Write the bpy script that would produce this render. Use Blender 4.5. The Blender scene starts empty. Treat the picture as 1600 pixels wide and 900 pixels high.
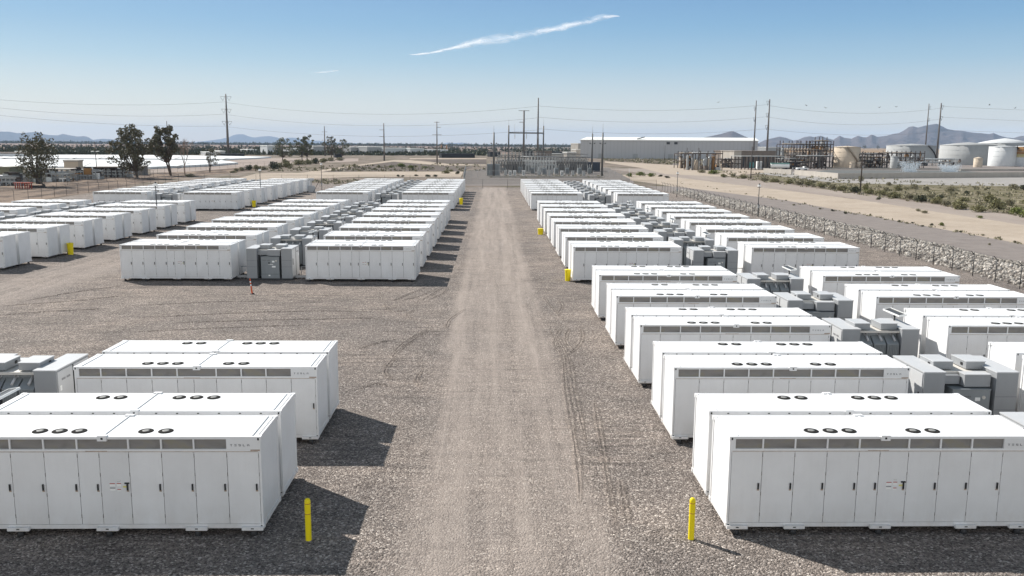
import bpy, math, random
from mathutils import Vector, Matrix
R_=math.radians
scene=bpy.context.scene
random.seed(7)
# ------------------------------------------------------------------ camera
CF,CT,CW,CH,CR=1353.88,.1642,.0224,11.02,.0069       # focal length in px of a 1600 px frame, pitch, yaw, height, roll
cd=bpy.data.cameras.new('camera'); cam=bpy.data.objects.new('camera',cd); scene.collection.objects.link(cam)
cd.sensor_width=36; cd.lens=36*CF/1600; cd.clip_start=.1; cd.clip_end=60000
_f=Vector((math.sin(CW)*math.cos(CT),math.cos(CW)*math.cos(CT),-math.sin(CT)))
_r=Vector((math.cos(CW),-math.sin(CW),0)); _u=_r.cross(_f)
_rc=_r*math.cos(CR)+_u*math.sin(CR); _uc=_u*math.cos(CR)-_r*math.sin(CR)
cam.matrix_world=Matrix(((_rc.x,_uc.x,-_f.x,0),(_rc.y,_uc.y,-_f.y,0),(_rc.z,_uc.z,-_f.z,CH),(0,0,0,1)))
scene.camera=cam
scene.render.resolution_x=1024; scene.render.resolution_y=576
# ------------------------------------------------------------------ light
SUN_EL=R_(39.5); SUN_AZ=R_(-49)                       # azimuth from +Y, negative towards -X
sd=bpy.data.lights.new('sun','SUN'); sd.energy=4.6; sd.angle=R_(.53); sd.color=(1,.96,.9)
sun=bpy.data.objects.new('sun',sd); scene.collection.objects.link(sun)
_s=Vector((math.sin(SUN_AZ)*math.cos(SUN_EL),math.cos(SUN_AZ)*math.cos(SUN_EL),math.sin(SUN_EL)))
sun.rotation_euler=_s.to_track_quat('Z','Y').to_euler(); sun.location=_s*60
w=bpy.data.worlds.new('World'); scene.world=w; w.use_nodes=True
nt=w.node_tree; nt.nodes.clear()
wo=nt.nodes.new('ShaderNodeOutputWorld'); bg=nt.nodes.new('ShaderNodeBackground'); bg.inputs[1].default_value=.11
sky=nt.nodes.new('ShaderNodeTexSky'); sky.sky_type='NISHITA'; sky.sun_disc=False
sky.sun_elevation=SUN_EL; sky.sun_rotation=SUN_AZ; sky.air_density=1.0; sky.dust_density=.35; sky.ozone_density=1.6; sky.altitude=350
tc=nt.nodes.new('ShaderNodeTexCoord'); sx=nt.nodes.new('ShaderNodeSeparateXYZ'); nt.links.new(tc.outputs['Generated'],sx.inputs[0])
EXPO=.62; BG_S=.11; bg.inputs[1].default_value=BG_S; KS=BG_S*2**EXPO
def lin(c): return tuple(((x/255+.055)/1.055)**2.4 for x in c)
# clear desert air: the sky model is evened out towards a pale horizon and a mid blue above it
SKY_RAMP=[(0,(226,223,218)),(.022,(218,220,219)),(.055,(186,203,218)),(.09,(140,182,215)),(.13,(96,158,208)),(.17,(58,132,198)),(.35,(118,138,150)),(1,(98,110,117))]
rp=nt.nodes.new('ShaderNodeValToRGB'); nt.links.new(sx.outputs[2],rp.inputs[0])
for i,(p,c) in enumerate(SKY_RAMP):
    e=rp.color_ramp.elements[i] if i<2 else rp.color_ramp.elements.new(p)
    e.position=p; e.color=(*lin(c),1)
sc_=nt.nodes.new('ShaderNodeVectorMath'); sc_.operation='SCALE'; sc_.inputs['Scale'].default_value=1/KS; nt.links.new(rp.outputs[0],sc_.inputs[0])
rm=nt.nodes.new('ShaderNodeMapRange'); nt.links.new(sx.outputs[2],rm.inputs[0]); rm.inputs[1].default_value=.12; rm.inputs[2].default_value=.5; rm.inputs[3].default_value=.78; rm.inputs[4].default_value=.35
tn=nt.nodes.new('ShaderNodeVectorMath'); tn.operation='MULTIPLY'; nt.links.new(sky.outputs[0],tn.inputs[0]); tn.inputs[1].default_value=(1.15,1.0,.80)
mx=nt.nodes.new('ShaderNodeMix'); mx.data_type='RGBA'; mx.clamp_result=False
nt.links.new(rm.outputs[0],mx.inputs[0]); nt.links.new(tn.outputs[0],mx.inputs[6]); nt.links.new(sc_.outputs[0],mx.inputs[7])
# bank: mask of a fill glow added behind the camera to brighten shaded fronts
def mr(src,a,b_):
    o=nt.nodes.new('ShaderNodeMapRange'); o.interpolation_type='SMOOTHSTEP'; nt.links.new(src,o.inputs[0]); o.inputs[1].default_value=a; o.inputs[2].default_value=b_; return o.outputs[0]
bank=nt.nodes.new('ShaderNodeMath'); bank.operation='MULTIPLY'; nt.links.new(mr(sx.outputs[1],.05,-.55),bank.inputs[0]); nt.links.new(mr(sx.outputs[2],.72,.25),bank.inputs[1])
fill_glow=nt.nodes.new('ShaderNodeVectorMath'); fill_glow.operation='SCALE'; fill_glow.inputs[0].default_value=(.82/KS,.74/KS,.64/KS); nt.links.new(bank.outputs[0],fill_glow.inputs['Scale'])
ba=nt.nodes.new('ShaderNodeVectorMath'); ba.operation='ADD'; nt.links.new(mx.outputs[2],ba.inputs[0]); nt.links.new(fill_glow.outputs[0],ba.inputs[1]); nt.links.new(ba.outputs[0],bg.inputs[0]); nt.links.new(bg.outputs[0],wo.inputs[0])
scene.view_settings.view_transform='Standard'; scene.view_settings.look='None'; scene.view_settings.exposure=EXPO; scene.view_settings.gamma=1
# ------------------------------------------------------------------ helpers
def at(u,v,z=0.,Y=None):
    """world point where the sight line through photo pixel (u,v) reaches height z (or depth Y): used to survey ground positions"""
    a=u-800;b=v-450;c,s=math.cos(CR),math.sin(CR);a,b=a*c+b*s,-a*s+b*c
    x=a;y=CF*math.cos(CT)-b*math.sin(CT);zz=-b*math.cos(CT)-CF*math.sin(CT)
    X=x*math.cos(CW)+y*math.sin(CW);Yw=-x*math.sin(CW)+y*math.cos(CW)
    t=(z-CH)/zz if Y is None else Y/Yw
    return (X*t,Yw*t,CH+zz*t)
LINK=scene.collection.objects.link
def tag(o,label=None,cat=None,group=None,kind=None):
    if label:o['label']=label
    if cat:o['category']=cat
    if group:o['group']=group
    if kind:o['kind']=kind
    return o
def empty(name,loc,rz=0):
    o=bpy.data.objects.new(name,None); o.empty_display_size=.3; LINK(o); o.location=loc; o.rotation_euler=(0,0,rz); return o
class MB:
    """collects boxes, tubes and faces; build() links them as one mesh object"""
    def __init__(s): s.v=[];s.f=[];s.m=[];s.sm=[]
    def face(s,pts,m=0,sm=False):
        b=len(s.v); s.v+= [tuple(p) for p in pts]; s.f.append(tuple(range(b,b+len(pts)))); s.m.append(m); s.sm.append(sm); return s
    def box(s,x0,x1,y0,y1,z0,z1,m=0,M=None,skip=''):
        b=len(s.v); P=[(x,y,z) for x in(x0,x1) for y in(y0,y1) for z in(z0,z1)]
        if M is not None: P=[tuple(M@Vector(p)) for p in P]
        s.v+=P
        F={'l':(0,1,3,2),'r':(4,6,7,5),'f':(0,4,5,1),'b':(2,3,7,6),'d':(0,2,6,4),'u':(1,5,7,3)}
        for k,f in F.items():
            if k not in skip: s.f.append(tuple(b+i for i in f)); s.m.append(m); s.sm.append(False)
        return s
    def tube(s,p0,p1,r0,r1=None,n=8,m=0,cap=True,sm=True):
        r1=r0 if r1 is None else r1
        p0=Vector(p0);p1=Vector(p1);d=(p1-p0)
        if d.length<1e-6:return s
        d.normalize();a=d.orthogonal().normalized();c=d.cross(a);b=len(s.v)
        for p,r in((p0,r0),(p1,r1)):
            for i in range(n):
                t=2*math.pi*i/n; s.v.append(tuple(p+(a*math.cos(t)+c*math.sin(t))*r))
        for i in range(n):
            j=(i+1)%n; s.f.append((b+i,b+j,b+n+j,b+n+i)); s.m.append(m); s.sm.append(sm)
        if cap:
            s.f.append(tuple(b+i for i in range(n))[::-1]);s.m.append(m);s.sm.append(False)
            s.f.append(tuple(b+n+i for i in range(n)));s.m.append(m);s.sm.append(False)
        return s
    def bar(s,p0,p1,w,h=None,m=0):
        h=w if h is None else h
        p0=Vector(p0);p1=Vector(p1);d=p1-p0;L=d.length;q=d.to_track_quat('Y','Z').to_matrix().to_4x4();q.translation=p0
        return s.box(-w/2,w/2,0,L,-h/2,h/2,m,q)
    def lathe(s,prof,n=24,m=0,c=(0,0,0),sm=True):
        b=len(s.v)
        for r,z in prof:
            for i in range(n):
                t=2*math.pi*i/n; s.v.append((c[0]+r*math.cos(t),c[1]+r*math.sin(t),c[2]+z))
        for k in range(len(prof)-1):
            for i in range(n):
                j=(i+1)%n; s.f.append((b+k*n+i,b+k*n+j,b+(k+1)*n+j,b+(k+1)*n+i)); s.m.append(m); s.sm.append(sm)
        s.f.append(tuple(b+(len(prof)-1)*n+i for i in range(n)));s.m.append(m);s.sm.append(False)
        return s
    def mesh(s,name,mats):
        me=bpy.data.meshes.new(name); me.from_pydata(s.v,[],s.f)
        for mt in (mats if isinstance(mats,(list,tuple)) else [mats]): me.materials.append(mt)
        me.polygons.foreach_set('material_index',s.m); me.polygons.foreach_set('use_smooth',s.sm); me.update(); return me
    def build(s,name,mats,parent=None,loc=None):
        o=bpy.data.objects.new(name,s.mesh(name,mats)); LINK(o)
        if parent: o.parent=parent
        if loc: o.location=loc
        return o
CH_={}
def kids(o): return CH_.get(o.name) if o.name in CH_ else [c for c in bpy.data.objects if c.parent==o]
def freeze(o):
    """remember the children of a prototype so that copying stays fast"""
    ch=[c for c in bpy.data.objects if c.parent==o]; CH_[o.name]=ch
    for c in ch: freeze(c)
def dup(o,loc=None,rz=None,parent=None):
    c=o.copy(); LINK(c)
    if parent is not None: c.parent=parent
    if loc is not None: c.location=loc
    if rz is not None: c.rotation_euler=(0,0,rz)
    for ch in CH_[o.name]: dup(ch,parent=c)
    return c
# ------------------------------------------------------------------ materials
class NB:
    def __init__(s,name):
        s.mat=bpy.data.materials.new(name); s.mat.use_nodes=True; s.t=s.mat.node_tree; s.bs=s.t.nodes['Principled BSDF']
    def n(s,ty,**k):
        o=s.t.nodes.new(ty)
        for a,b in k.items(): setattr(o,a,b)
        return o
    def put(s,sock,v):
        if v is None: return
        if isinstance(v,bpy.types.NodeSocket): s.t.links.new(v,sock)
        elif isinstance(v,(tuple,list)) and sock.type=='RGBA' and len(v)==3: sock.default_value=(*v,1)
        else: sock.default_value=v
    def pos(s): return s.n('ShaderNodeNewGeometry').outputs['Position']
    def obj(s): return s.n('ShaderNodeTexCoord').outputs['Object']
    def mul(s,vec,k):
        o=s.n('ShaderNodeVectorMath',operation='MULTIPLY'); s.put(o.inputs[0],vec); o.inputs[1].default_value=k; return o.outputs[0]
    def noise(s,vec,sc,det=4,ro=.55,dist=0):
        o=s.n('ShaderNodeTexNoise'); s.put(o.inputs['Vector'],vec); o.inputs['Scale'].default_value=sc;o.inputs['Detail'].default_value=det;o.inputs['Roughness'].default_value=ro;o.inputs['Distortion'].default_value=dist
        return o.outputs[0]
    def vor(s,vec,sc,feat='F1',out='Distance',rnd=1):
        o=s.n('ShaderNodeTexVoronoi',feature=feat); s.put(o.inputs['Vector'],vec); o.inputs['Scale'].default_value=sc;o.inputs['Randomness'].default_value=rnd; return o.outputs[out]
    def ramp(s,fac,st,interp='LINEAR'):
        o=s.n('ShaderNodeValToRGB'); s.put(o.inputs[0],fac); o.color_ramp.interpolation=interp
        for i,(p,c) in enumerate(st):
            e=o.color_ramp.elements[i] if i<2 else o.color_ramp.elements.new(p)
            e.position=p; e.color=(c,c,c,1) if isinstance(c,(int,float)) else (*c,1)
        return o.outputs[0]
    def math(s,op,a,b=None,c=None,clamp=False):
        o=s.n('ShaderNodeMath',operation=op,use_clamp=clamp); s.put(o.inputs[0],a)
        if b is not None: s.put(o.inputs[1],b)
        if c is not None: s.put(o.inputs[2],c)
        return o.outputs[0]
    def mix(s,f,a,b,mode='MIX'):
        o=s.n('ShaderNodeMix',data_type='RGBA',blend_type=mode); s.put(o.inputs[0],f);s.put(o.inputs[6],a);s.put(o.inputs[7],b); return o.outputs[2]
    def sep(s,v):
        o=s.n('ShaderNodeSeparateXYZ'); s.put(o.inputs[0],v); return o.outputs
    def bump(s,h,st=.3,d=.02):
        o=s.n('ShaderNodeBump'); o.inputs['Strength'].default_value=st;o.inputs['Distance'].default_value=d; s.put(o.inputs['Height'],h); s.t.links.new(o.outputs[0],s.bs.inputs['Normal'])
    def out(s,col=None,rough=.6,metal=0,spec=.3,alpha=None):
        s.put(s.bs.inputs['Base Color'],col); s.put(s.bs.inputs['Roughness'],rough); s.put(s.bs.inputs['Metallic'],metal); s.put(s.bs.inputs['Specular IOR Level'],spec)
        if alpha is not None: s.put(s.bs.inputs['Alpha'],alpha)
        return s.mat
def coat(name,c,dust,rough=.45):
    """white factory paint: every unit a touch different, faint run marks, wind-blown dust low down"""
    b=NB(name); p=b.obj(); x,y,z=b.sep(p); rnd=b.n('ShaderNodeObjectInfo').outputs['Random']; w_=b.pos()
    n=b.noise(b.mul(w_,(7,7,.5)),1,5,.65); n2=b.noise(w_,.9,5,.6)
    col=b.ramp(n,[(.25,tuple(k*.972 for k in c)),(.5,c),(.8,tuple(min(.86,k*1.01) for k in c))])
    col=b.mix(1,col,b.ramp(n2,[(.3,(.94,.935,.93)),(.7,(1.02,1.02,1.02))]),'MULTIPLY')
    col=b.mix(1,col,b.ramp(rnd,[(0,(.955,.955,.955)),(1,(1.02,1.02,1.02))]),'MULTIPLY')
    low=b.math('MULTIPLY',b.ramp(b.math('DIVIDE',z,3),[(.06,1),(.34,0)]),b.ramp(b.noise(b.mul(w_,(2.2,2.2,1.2)),1,6,.7),[(.35,.1),(.7,1)]))
    col=b.mix(b.math('MULTIPLY',low,dust),col,(.52,.46,.40))
    sp=b.ramp(b.noise(b.mul(w_,(9,9,3)),1,3,.5),[(.74,0),(.78,1)]); col=b.mix(b.math('MULTIPLY',sp,.28),col,(.45,.36,.28))
    b.bump(b.noise(b.mul(w_,(.8,.8,.5)),1,2),.12,.03)
    return b.out(col,rough,0,.35)
def paint(name,c,rough=.5,var=.08,sc=3,metal=0,spec=.3,streak=True):
    b=NB(name); p=b.obj()
    n=b.noise(b.mul(p,(sc,sc,sc*.25)) if streak else p,1 if streak else sc,5,.6)
    lo=tuple(x*(1-var) for x in c); hi=tuple(min(1,x*(1+var*.6)) for x in c)
    return b.out(b.ramp(n,[(.3,lo),(.7,hi)]),rough,metal,spec)
def gravel_mat(name,road=True,tint=(1,1,1)):
    b=NB(name); p=b.pos(); x,y,z=b.sep(p)
    n2=b.noise(p,.35,5,.6); n3=b.noise(p,1.7,4,.6); nb=b.noise(p,.06,4,.5)
    wig=b.math('MULTIPLY',b.math('SUBTRACT',b.noise(b.mul(p,(.7,.16,1)),1,6,.7),.5),2.0)
    # stones: two sizes
    c1=b.sep(b.vor(p,18,out='Color'))[0]; c2=b.sep(b.vor(p,34,out='Color'))[1]
    d1=b.vor(p,18); 
    t=lambda c:tuple(c[i]*tint[i] for i in range(3))
    g1=b.ramp(c1,[(0,t((.045,.039,.036))),(.28,t((.142,.123,.112))),(.62,t((.215,.188,.170))),(.86,t((.34,.30,.272))),(1,t((.66,.61,.56)))])
    g2=b.ramp(c2,[(0,t((.045,.039,.036))),(.5,t((.18,.158,.144))),(1,t((.44,.395,.365)))])
    grav=b.mix(.34,g1,g2)
    grav=b.mix(1,grav,b.ramp(nb,[(.3,(.86,.86,.87)),(.7,(1.12,1.09,1.06))]),'MULTIPLY')
    grav=b.mix(1,grav,b.ramp(n2,[(.3,(.80,.80,.80)),(.72,(1.17,1.15,1.12))]),'MULTIPLY')
    # shallow raked streaks left by turning lorries
    st=b.noise(b.mul(p,(.35,2.6,1)),1,5,.7,.6)
    grav=b.mix(b.ramp(b.noise(p,.09,3),[(.40,.1),(.58,.95)]),grav,b.mix(1,grav,b.ramp(st,[(.33,(.50,.49,.49)),(.48,(1.0,.99,.98)),(.68,(1.34,1.30,1.26))]),'MULTIPLY'))
    h=b.math('ADD',b.math('MULTIPLY',d1,-1.),b.math('MULTIPLY',b.vor(p,33),-.5))
    col=grav; bumph=h
    # packed earth lane
    ax=b.math('ABSOLUTE',b.math('ADD',b.math('ADD',x,-.25),wig))
    lane=b.ramp(b.math('DIVIDE',ax,10),[(.25,1),(.335,0)])
    lane2=b.ramp(b.math('DIVIDE',b.math('ABSOLUTE',b.math('ADD',b.math('SUBTRACT',x,-36),wig)),10),[(.25,.85),(.45,0)])
    lane2=b.math('MULTIPLY',lane2,b.ramp(b.math('DIVIDE',y,100),[(.4,.6),(.6,1),(.9,.6)]))
    lane=b.math('MAXIMUM',lane,lane2)
    far=b.ramp(b.math('DIVIDE',y,250),[(.05,.80),(.35,.95),(.8,1)])
    lon=b.noise(b.mul(p,(1.1,.03,1)),1,5,.65,.3)
    speck=b.math('MULTIPLY',b.ramp(c2,[(.0,.0),(1.,1.)]),.30)
    cov=b.math('ADD',b.ramp(lon,[(.28,.25),(.62,1.05)]),b.math('SUBTRACT',b.ramp(n3,[(.3,0),(.7,.35)]),.2))
    cov=b.math('MULTIPLY',b.math('MULTIPLY',lane,cov),far)
    cov=b.math('SUBTRACT',cov,b.math('MULTIPLY',speck,.6),clamp=True)
    dirt=b.ramp(b.noise(b.mul(p,(1,.12,1)),2.3,6,.65),[(.25,t((.262,.222,.195))),(.75,t((.368,.315,.276)))])
    dirt=b.mix(1,dirt,b.ramp(c2,[(0,(.72,.72,.72)),(.25,(1,1,1)),(.9,(1.02,1.02,1.02)),(1,(1.35,1.35,1.35))]),'MULTIPLY')
    col=b.mix(cov,grav,dirt)
    bumph=b.math('MULTIPLY',h,b.math('SUBTRACT',1,b.math('MULTIPLY',cov,.6)))
    bumph=b.math('ADD',bumph,b.math('MULTIPLY',st,.7))
    b.bump(bumph,.95,.05)
    return b.out(col,.92,0,.12)
def soil_mat(name,a,c,sc=.2,veg=None,vegcut=.55,stretch=(1,1,1)):
    b=NB(name); p=b.mul(b.pos(),stretch)
    n=b.noise(p,sc,8,.62); n2=b.noise(p,sc*9,6,.65)
    col=b.ramp(b.math('ADD',b.math('MULTIPLY',n,.6),b.math('MULTIPLY',n2,.4)),[(.33,a),(.66,c)])
    if veg:
        v=b.ramp(b.noise(p,sc*5,7,.7),[(vegcut,0),(vegcut+.07,1)]); col=b.mix(v,col,veg)
    b.bump(n2,.5,.15); return b.out(col,.95,0,.1)
M={}
def vent_mat():
    b=NB('vent_mesh'); p=b.obj()
    n=b.noise(b.mul(p,(1.2,1,3.)),1,3,.5,.4); 
    sn=b.math('SINE',b.math('MULTIPLY',b.sep(p)[2],260)); 
    c=b.ramp(n,[(.3,(.215,.20,.185)),(.5,(.27,.255,.24)),(.62,(.29,.265,.21)),(.75,(.19,.22,.26))])  # yellowish and bluish reflections are painted into the grey mesh colour
    b.bump(sn,.4,.01); return b.out(c,.45,.3,.4)
M['white']=coat('white_paint',(.80,.80,.80),.5)
M['white_door']=coat('white_door_paint',(.775,.775,.775),.45)
M['seam']=paint('dark_seam',(.09,.075,.065),.8,.3)
M['vent']=vent_mat()
M['black']=paint('black_plastic',(.025,.025,.027),.5,.2)
M['hole']=paint('dark_hole',(.012,.012,.012),.9,.1)
M['rust']=paint('rusty_steel',(.16,.095,.06),.8,.4,8)
M['rustpaint']=paint('rust_stained_paint',(.46,.36,.29),.7,.35,6)
M['fanring']=paint('fan_grille_black',(.028,.027,.025),.9,.3,spec=.05)
M['hub']=paint('fan_hub_grey',(.24,.235,.22),.5,.1)
M['letter']=paint('dark_lettering',(.16,.16,.17),.5,.1)
M['red']=paint('red_print',(.45,.12,.1),.6,.1)
M['stick']=paint('white_sticker',(.85,.85,.83),.4,.03)
M['ystick']=paint('yellow_sticker',(.72,.66,.25),.5,.1)
M['grey']=paint('grey_enclosure_paint',(.31,.32,.33),.42,.07,1.5,spec=.4)
M['grey2']=paint('grey_tank_paint',(.25,.27,.28),.42,.1,1.5,spec=.4)
M['greyl']=paint('pale_grey_paint',(.52,.525,.53),.45,.05,1.5)
M['deck']=paint('beige_deck',(.62,.59,.54),.6,.08,2)
M['dkmetal']=paint('dark_metal',(.05,.05,.052),.5,.2)
M['galv']=paint('galvanised_steel',(.36,.37,.37),.45,.15,4,metal=.2)
M['yellow']=paint('yellow_plastic',(.88,.70,.010),.45,.05,5)
M['redband']=paint('dull_red_band',(.38,.08,.05),.6,.1)
M['orange']=paint('orange_plastic',(.75,.13,.04),.5,.1)
M['cellpv']=paint('dark_solar_cells',(.055,.05,.045),.3,.15)
M['gravel']=gravel_mat('yard_gravel',tint=(1.10,1.10,1.10))
# ------------------------------------------------------------------ battery container
UL,UW,Z0,UH=8.8,1.946,.22,2.926
def clean(o): return o
def make_unit():
    r=empty('battery_container',(0,0,0)); hx=UL/2; hy=UW/2; fy=-hy+.075
    m=MB()
    m.box(-hx+.03,hx-.03,fy,hy-.03,Z0+.06,UH-.03,0,skip='f'); m.face([(-hx+.03,fy,Z0+.06),(hx-.03,fy,Z0+.06),(hx-.03,fy,UH-.03),(-hx+.03,fy,UH-.03)],1)
    # end faces sit between corner posts
    for sx in(-1,1):
        a,c=sorted((sx*hx,sx*(hx-.06)))
        m.box(a,c,-hy,-hy+.09,Z0,UH,0); m.box(a,c,hy-.09,hy,Z0,UH,0)
        m.box(a+(0 if sx<0 else .0),c,-hy+.09,hy-.09,Z0,Z0+.13,0); m.box(a,c,-hy+.09,hy-.09,UH-.09,UH,0)
        m.box(sx*(hx-.035)-.012,sx*(hx-.035)+.012,-hy+.09,hy-.09,Z0+.13,UH-.09,0)
        for sy in(-1,1):                                   # castings
            for zz in(UH-.13,Z0):
                m.box(sx*(hx-.055)-.075,sx*(hx-.055)+.075,sy*(hy-.055)-.075,sy*(hy-.055)+.075,zz+.003,zz+.133,0)
                m.box(sx*(hx-.055)-.022,sx*(hx-.055)+.022,sy*(hy+.022)-.004,sy*(hy+.022)+.004,zz+.035,zz+.1,2)
    m.box(-hx+.06,hx-.06,-hy+.002,-hy+.1,UH-.075,UH-.003,0); m.box(-hx+.06,hx-.06,-hy,-hy+.1,Z0,Z0+.125,0)
    m.box(-hx+.06,hx-.06,-hy-.006,-hy+.09,UH-.445,UH-.36,0); m.box(-hx+.08,hx-.08,-hy-.010,-hy-.004,UH-.437,UH-.422,3)
    m.box(-.45,.15,-hy-.012,-hy-.006,UH-.418,UH-.405,3); m.box(hx-.28,hx-.02,-hy-.016,-hy-.0065,UH-.41,UH-.37,3)
    m.box(-hx+.06,hx-.06,hy-.1,hy-.002,UH-.14,UH-.003,0); m.box(-hx+.06,hx-.06,hy-.1,hy,Z0,Z0+.13,0)
    for k in range(13):
        xx=-hx+.6+k*.635; m.box(xx-.03,xx+.03,hy,hy+.004,UH-.09,UH-.06,2)
        m.box(xx-.012,xx+.012,hy-.03,hy-.015,Z0+.14,UH-.15,0)
    m.box(-hx+.1,hx-.1,-hy+.1,hy-.1,UH-.03,UH-.006,0)
    for xx in(-hx+.24,0.03,hx-.24): m.box(xx-.014,xx+.014,-hy+.1,hy-.1,UH-.006,UH+.022,0)
    m.box(-.1,.16,-hy-.03,-hy+.1,UH-.12,UH+.035,0); m.box(.005,.06,-hy-.034,-hy-.03,UH-.075,UH-.02,2)
    m.box(-.1,.16,hy-.1,hy+.03,UH-.14,UH+.035,0); m.box(.005,.06,hy+.03,hy+.034,UH-.09,UH-.03,2)
    B=[-hx+.165,-hx+.95,-hx+1.87,-hx+2.79,-hx+3.71,-hx+5.13,-hx+6.04,-hx+6.94,-hx+7.85]
    for q,xx in enumerate(B[1:8]): m.box(xx-.022,xx+.022,-hy+.005,-hy+.08,UH-.36,UH-.075,0)
    m.box(-hx+.06,B[0],-hy+.004,-hy+.08,UH-.36,UH-.075,0)
    m.build('shell',[M['white'],M['seam'],M['hole'],M['rustpaint']],r)
    for q in range(8):
        a=B[q]+(.022 if q else 0); c=B[q+1]-(.022 if q<7 else 0)
        v=MB().box(a,c,-hy+.045,-hy+.06,UH-.36,UH-.075,0)
        v.build('vent_grille',M['vent'],r)
    npl=MB().box(B[8],hx-.06,-hy-.004,-hy+.06,UH-.36,UH-.075,0).build('name_plate',M['white_door'],r)
    L=MB(); y0,y1=-hy-.010,-hy-.0045; h=.058; wL=.062; z=UH-.245
    def bx(cx,a,c,e,g): L.box(cx+a*wL,cx+c*wL,y0,y1,z+e*h,z+g*h,0)
    for k,cx in enumerate([B[8]+.14+.118*i for i in range(5)]):
        if k==0: bx(cx,-.5,.5,.35,.5);bx(cx,-.12,.12,-.5,.3)
        if k==1: bx(cx,-.5,.5,.35,.5);bx(cx,-.5,.5,-.08,.08);bx(cx,-.5,.5,-.5,-.35)
        if k==2: bx(cx,-.5,.5,.35,.5);bx(cx,-.5,-.28,.08,.35);bx(cx,-.5,.5,-.08,.08);bx(cx,.28,.5,-.35,-.08);bx(cx,-.5,.5,-.5,-.35)
        if k==3: bx(cx,-.5,-.26,-.5,.5);bx(cx,-.26,.5,-.5,-.33)
        if k==4: bx(cx,-.5,.5,.35,.5);bx(cx,-.5,-.27,-.5,.1);bx(cx,.27,.5,-.5,.1);bx(cx,-.27,.27,-.04,.1)
    L.build('lettering',M['letter'],npl)
    D=[-hx+.065,-hx+.95,-hx+1.87,-hx+2.79,-hx+3.71,-hx+4.31,-hx+5.13,-hx+6.04,-hx+6.94,-hx+7.85,hx-.065]
    for q in range(10):
        a=D[q]+.008;c=D[q+1]-.008;dm=MB().box(a,c,-hy+.004,-hy+.05,Z0+.135,UH-.452,0)
        for zz in(.32,.95,1.55,2.1): dm.box(c+.001,c+.013,-hy-.001,-hy+.03,Z0+zz,Z0+zz+.1,1)
        d=dm.build('door',[M['white_door'],M['seam']],r)
        hz=UH-1.56
        hm=MB().box(c-.095,c-.057,-hy-.035,-hy+.0035,hz,hz+.18,0).box(c-.105,c-.045,-hy-.012,-hy+.0035,hz-.045,hz-.005,1)
        if q==5: hm.box(c-.15,c-.02,-hy-.03,-hy+.0035,hz+.19,hz+.225,0)
        hm.build('door_handle',[M['black'],M['rustpaint']],d)
        if q==5:
            for (sx_,sz,sw,sh,top,bod) in ((.31,.16,.15,.09,'red','stick'),(.49,.16,.12,.10,'red','stick'),(.31,.03,.15,.09,'letter','stick'),(.49,.0,.10,.07,'red','stick'),(.66,.1,.12,.05,'ystick','ystick'),(.49,.28,.09,.035,'stick','letter')):
                MB().box(a+sx_-sw/2,a+sx_+sw/2,-hy-.002,-hy+.0035,hz+sz-sh/2,hz+sz+sh/2,0).box(a+sx_-sw/2,a+sx_+sw/2,-hy-.005,-hy-.002,hz+sz+sh/2-.025,hz+sz+sh/2,1).build('warning_label',[M[bod],M[top]],d)
    for xx in(-1.92,-1.37,-.82,1.05,1.61):
        f=MB().lathe([(.21,0),(.21,.012),(.20,.018),(.16,.019)],20,0,(xx,.5-.973+.0,UH-.006)).build('fan_grille',M['fanring'],r)
        MB().lathe([(.1,0),(.1,.006),(.07,.009)],14,0,(xx,.5-.973,UH+.0132)).build('fan_hub',M['hub'],f)
    for xx in(-4.1,-2.45,.04,2.53,4.1):
        MB().box(xx-.3,xx+.3,-hy-.10,-hy-.002,Z0-.03,Z0+.07,0).box(xx-.04,xx+.04,-hy-.104,-hy-.1,Z0+.01,Z0+.04,1).box(xx-.14,xx+.14,-hy-.06,-hy+.3,Z0-.06,Z0-.029,2).tube((xx,-hy+.03,0.0),(xx,-hy+.03,Z0-.06),.10,.07,10,3).build('foot',[M['white'],M['hole'],M['rust'],M['dkmetal']],r)
        MB().box(xx-.3,xx+.3,hy+.002,hy+.06,Z0-.03,Z0+.07,0).box(xx-.14,xx+.14,hy-.25,hy+.03,Z0-.06,Z0-.029,2).tube((xx,hy-.1,0.0),(xx,hy-.1,Z0-.06),.09,.07,10,3).build('foot',[M['white'],M['hole'],M['rust'],M['dkmetal']],r)
    return r
unit=make_unit(); freeze(unit)
def join_copy(root,name):
    """all parts of a thing as one mesh, for copies too small to show their parts"""
    V=[];F=[];MI=[];MT=[]
    def walk(o):
        if o.type=='MESH':
            b=len(V); me=o.data; V.extend(tuple(v.co) for v in me.vertices)
            mp=[]
            for mt in me.materials:
                if mt not in MT: MT.append(mt)
                mp.append(MT.index(mt))
            for p in me.polygons: F.append(tuple(b+i for i in p.vertices)); MI.append(mp[p.material_index])
        for c in CH_[o.name]: walk(c)
    walk(root); me=bpy.data.meshes.new(name); me.from_pydata(V,[],F)
    for mt in MT: me.materials.append(mt)
    me.polygons.foreach_set('material_index',MI); me.update(); return me
unit_mesh=join_copy(unit,'battery_container')
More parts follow.
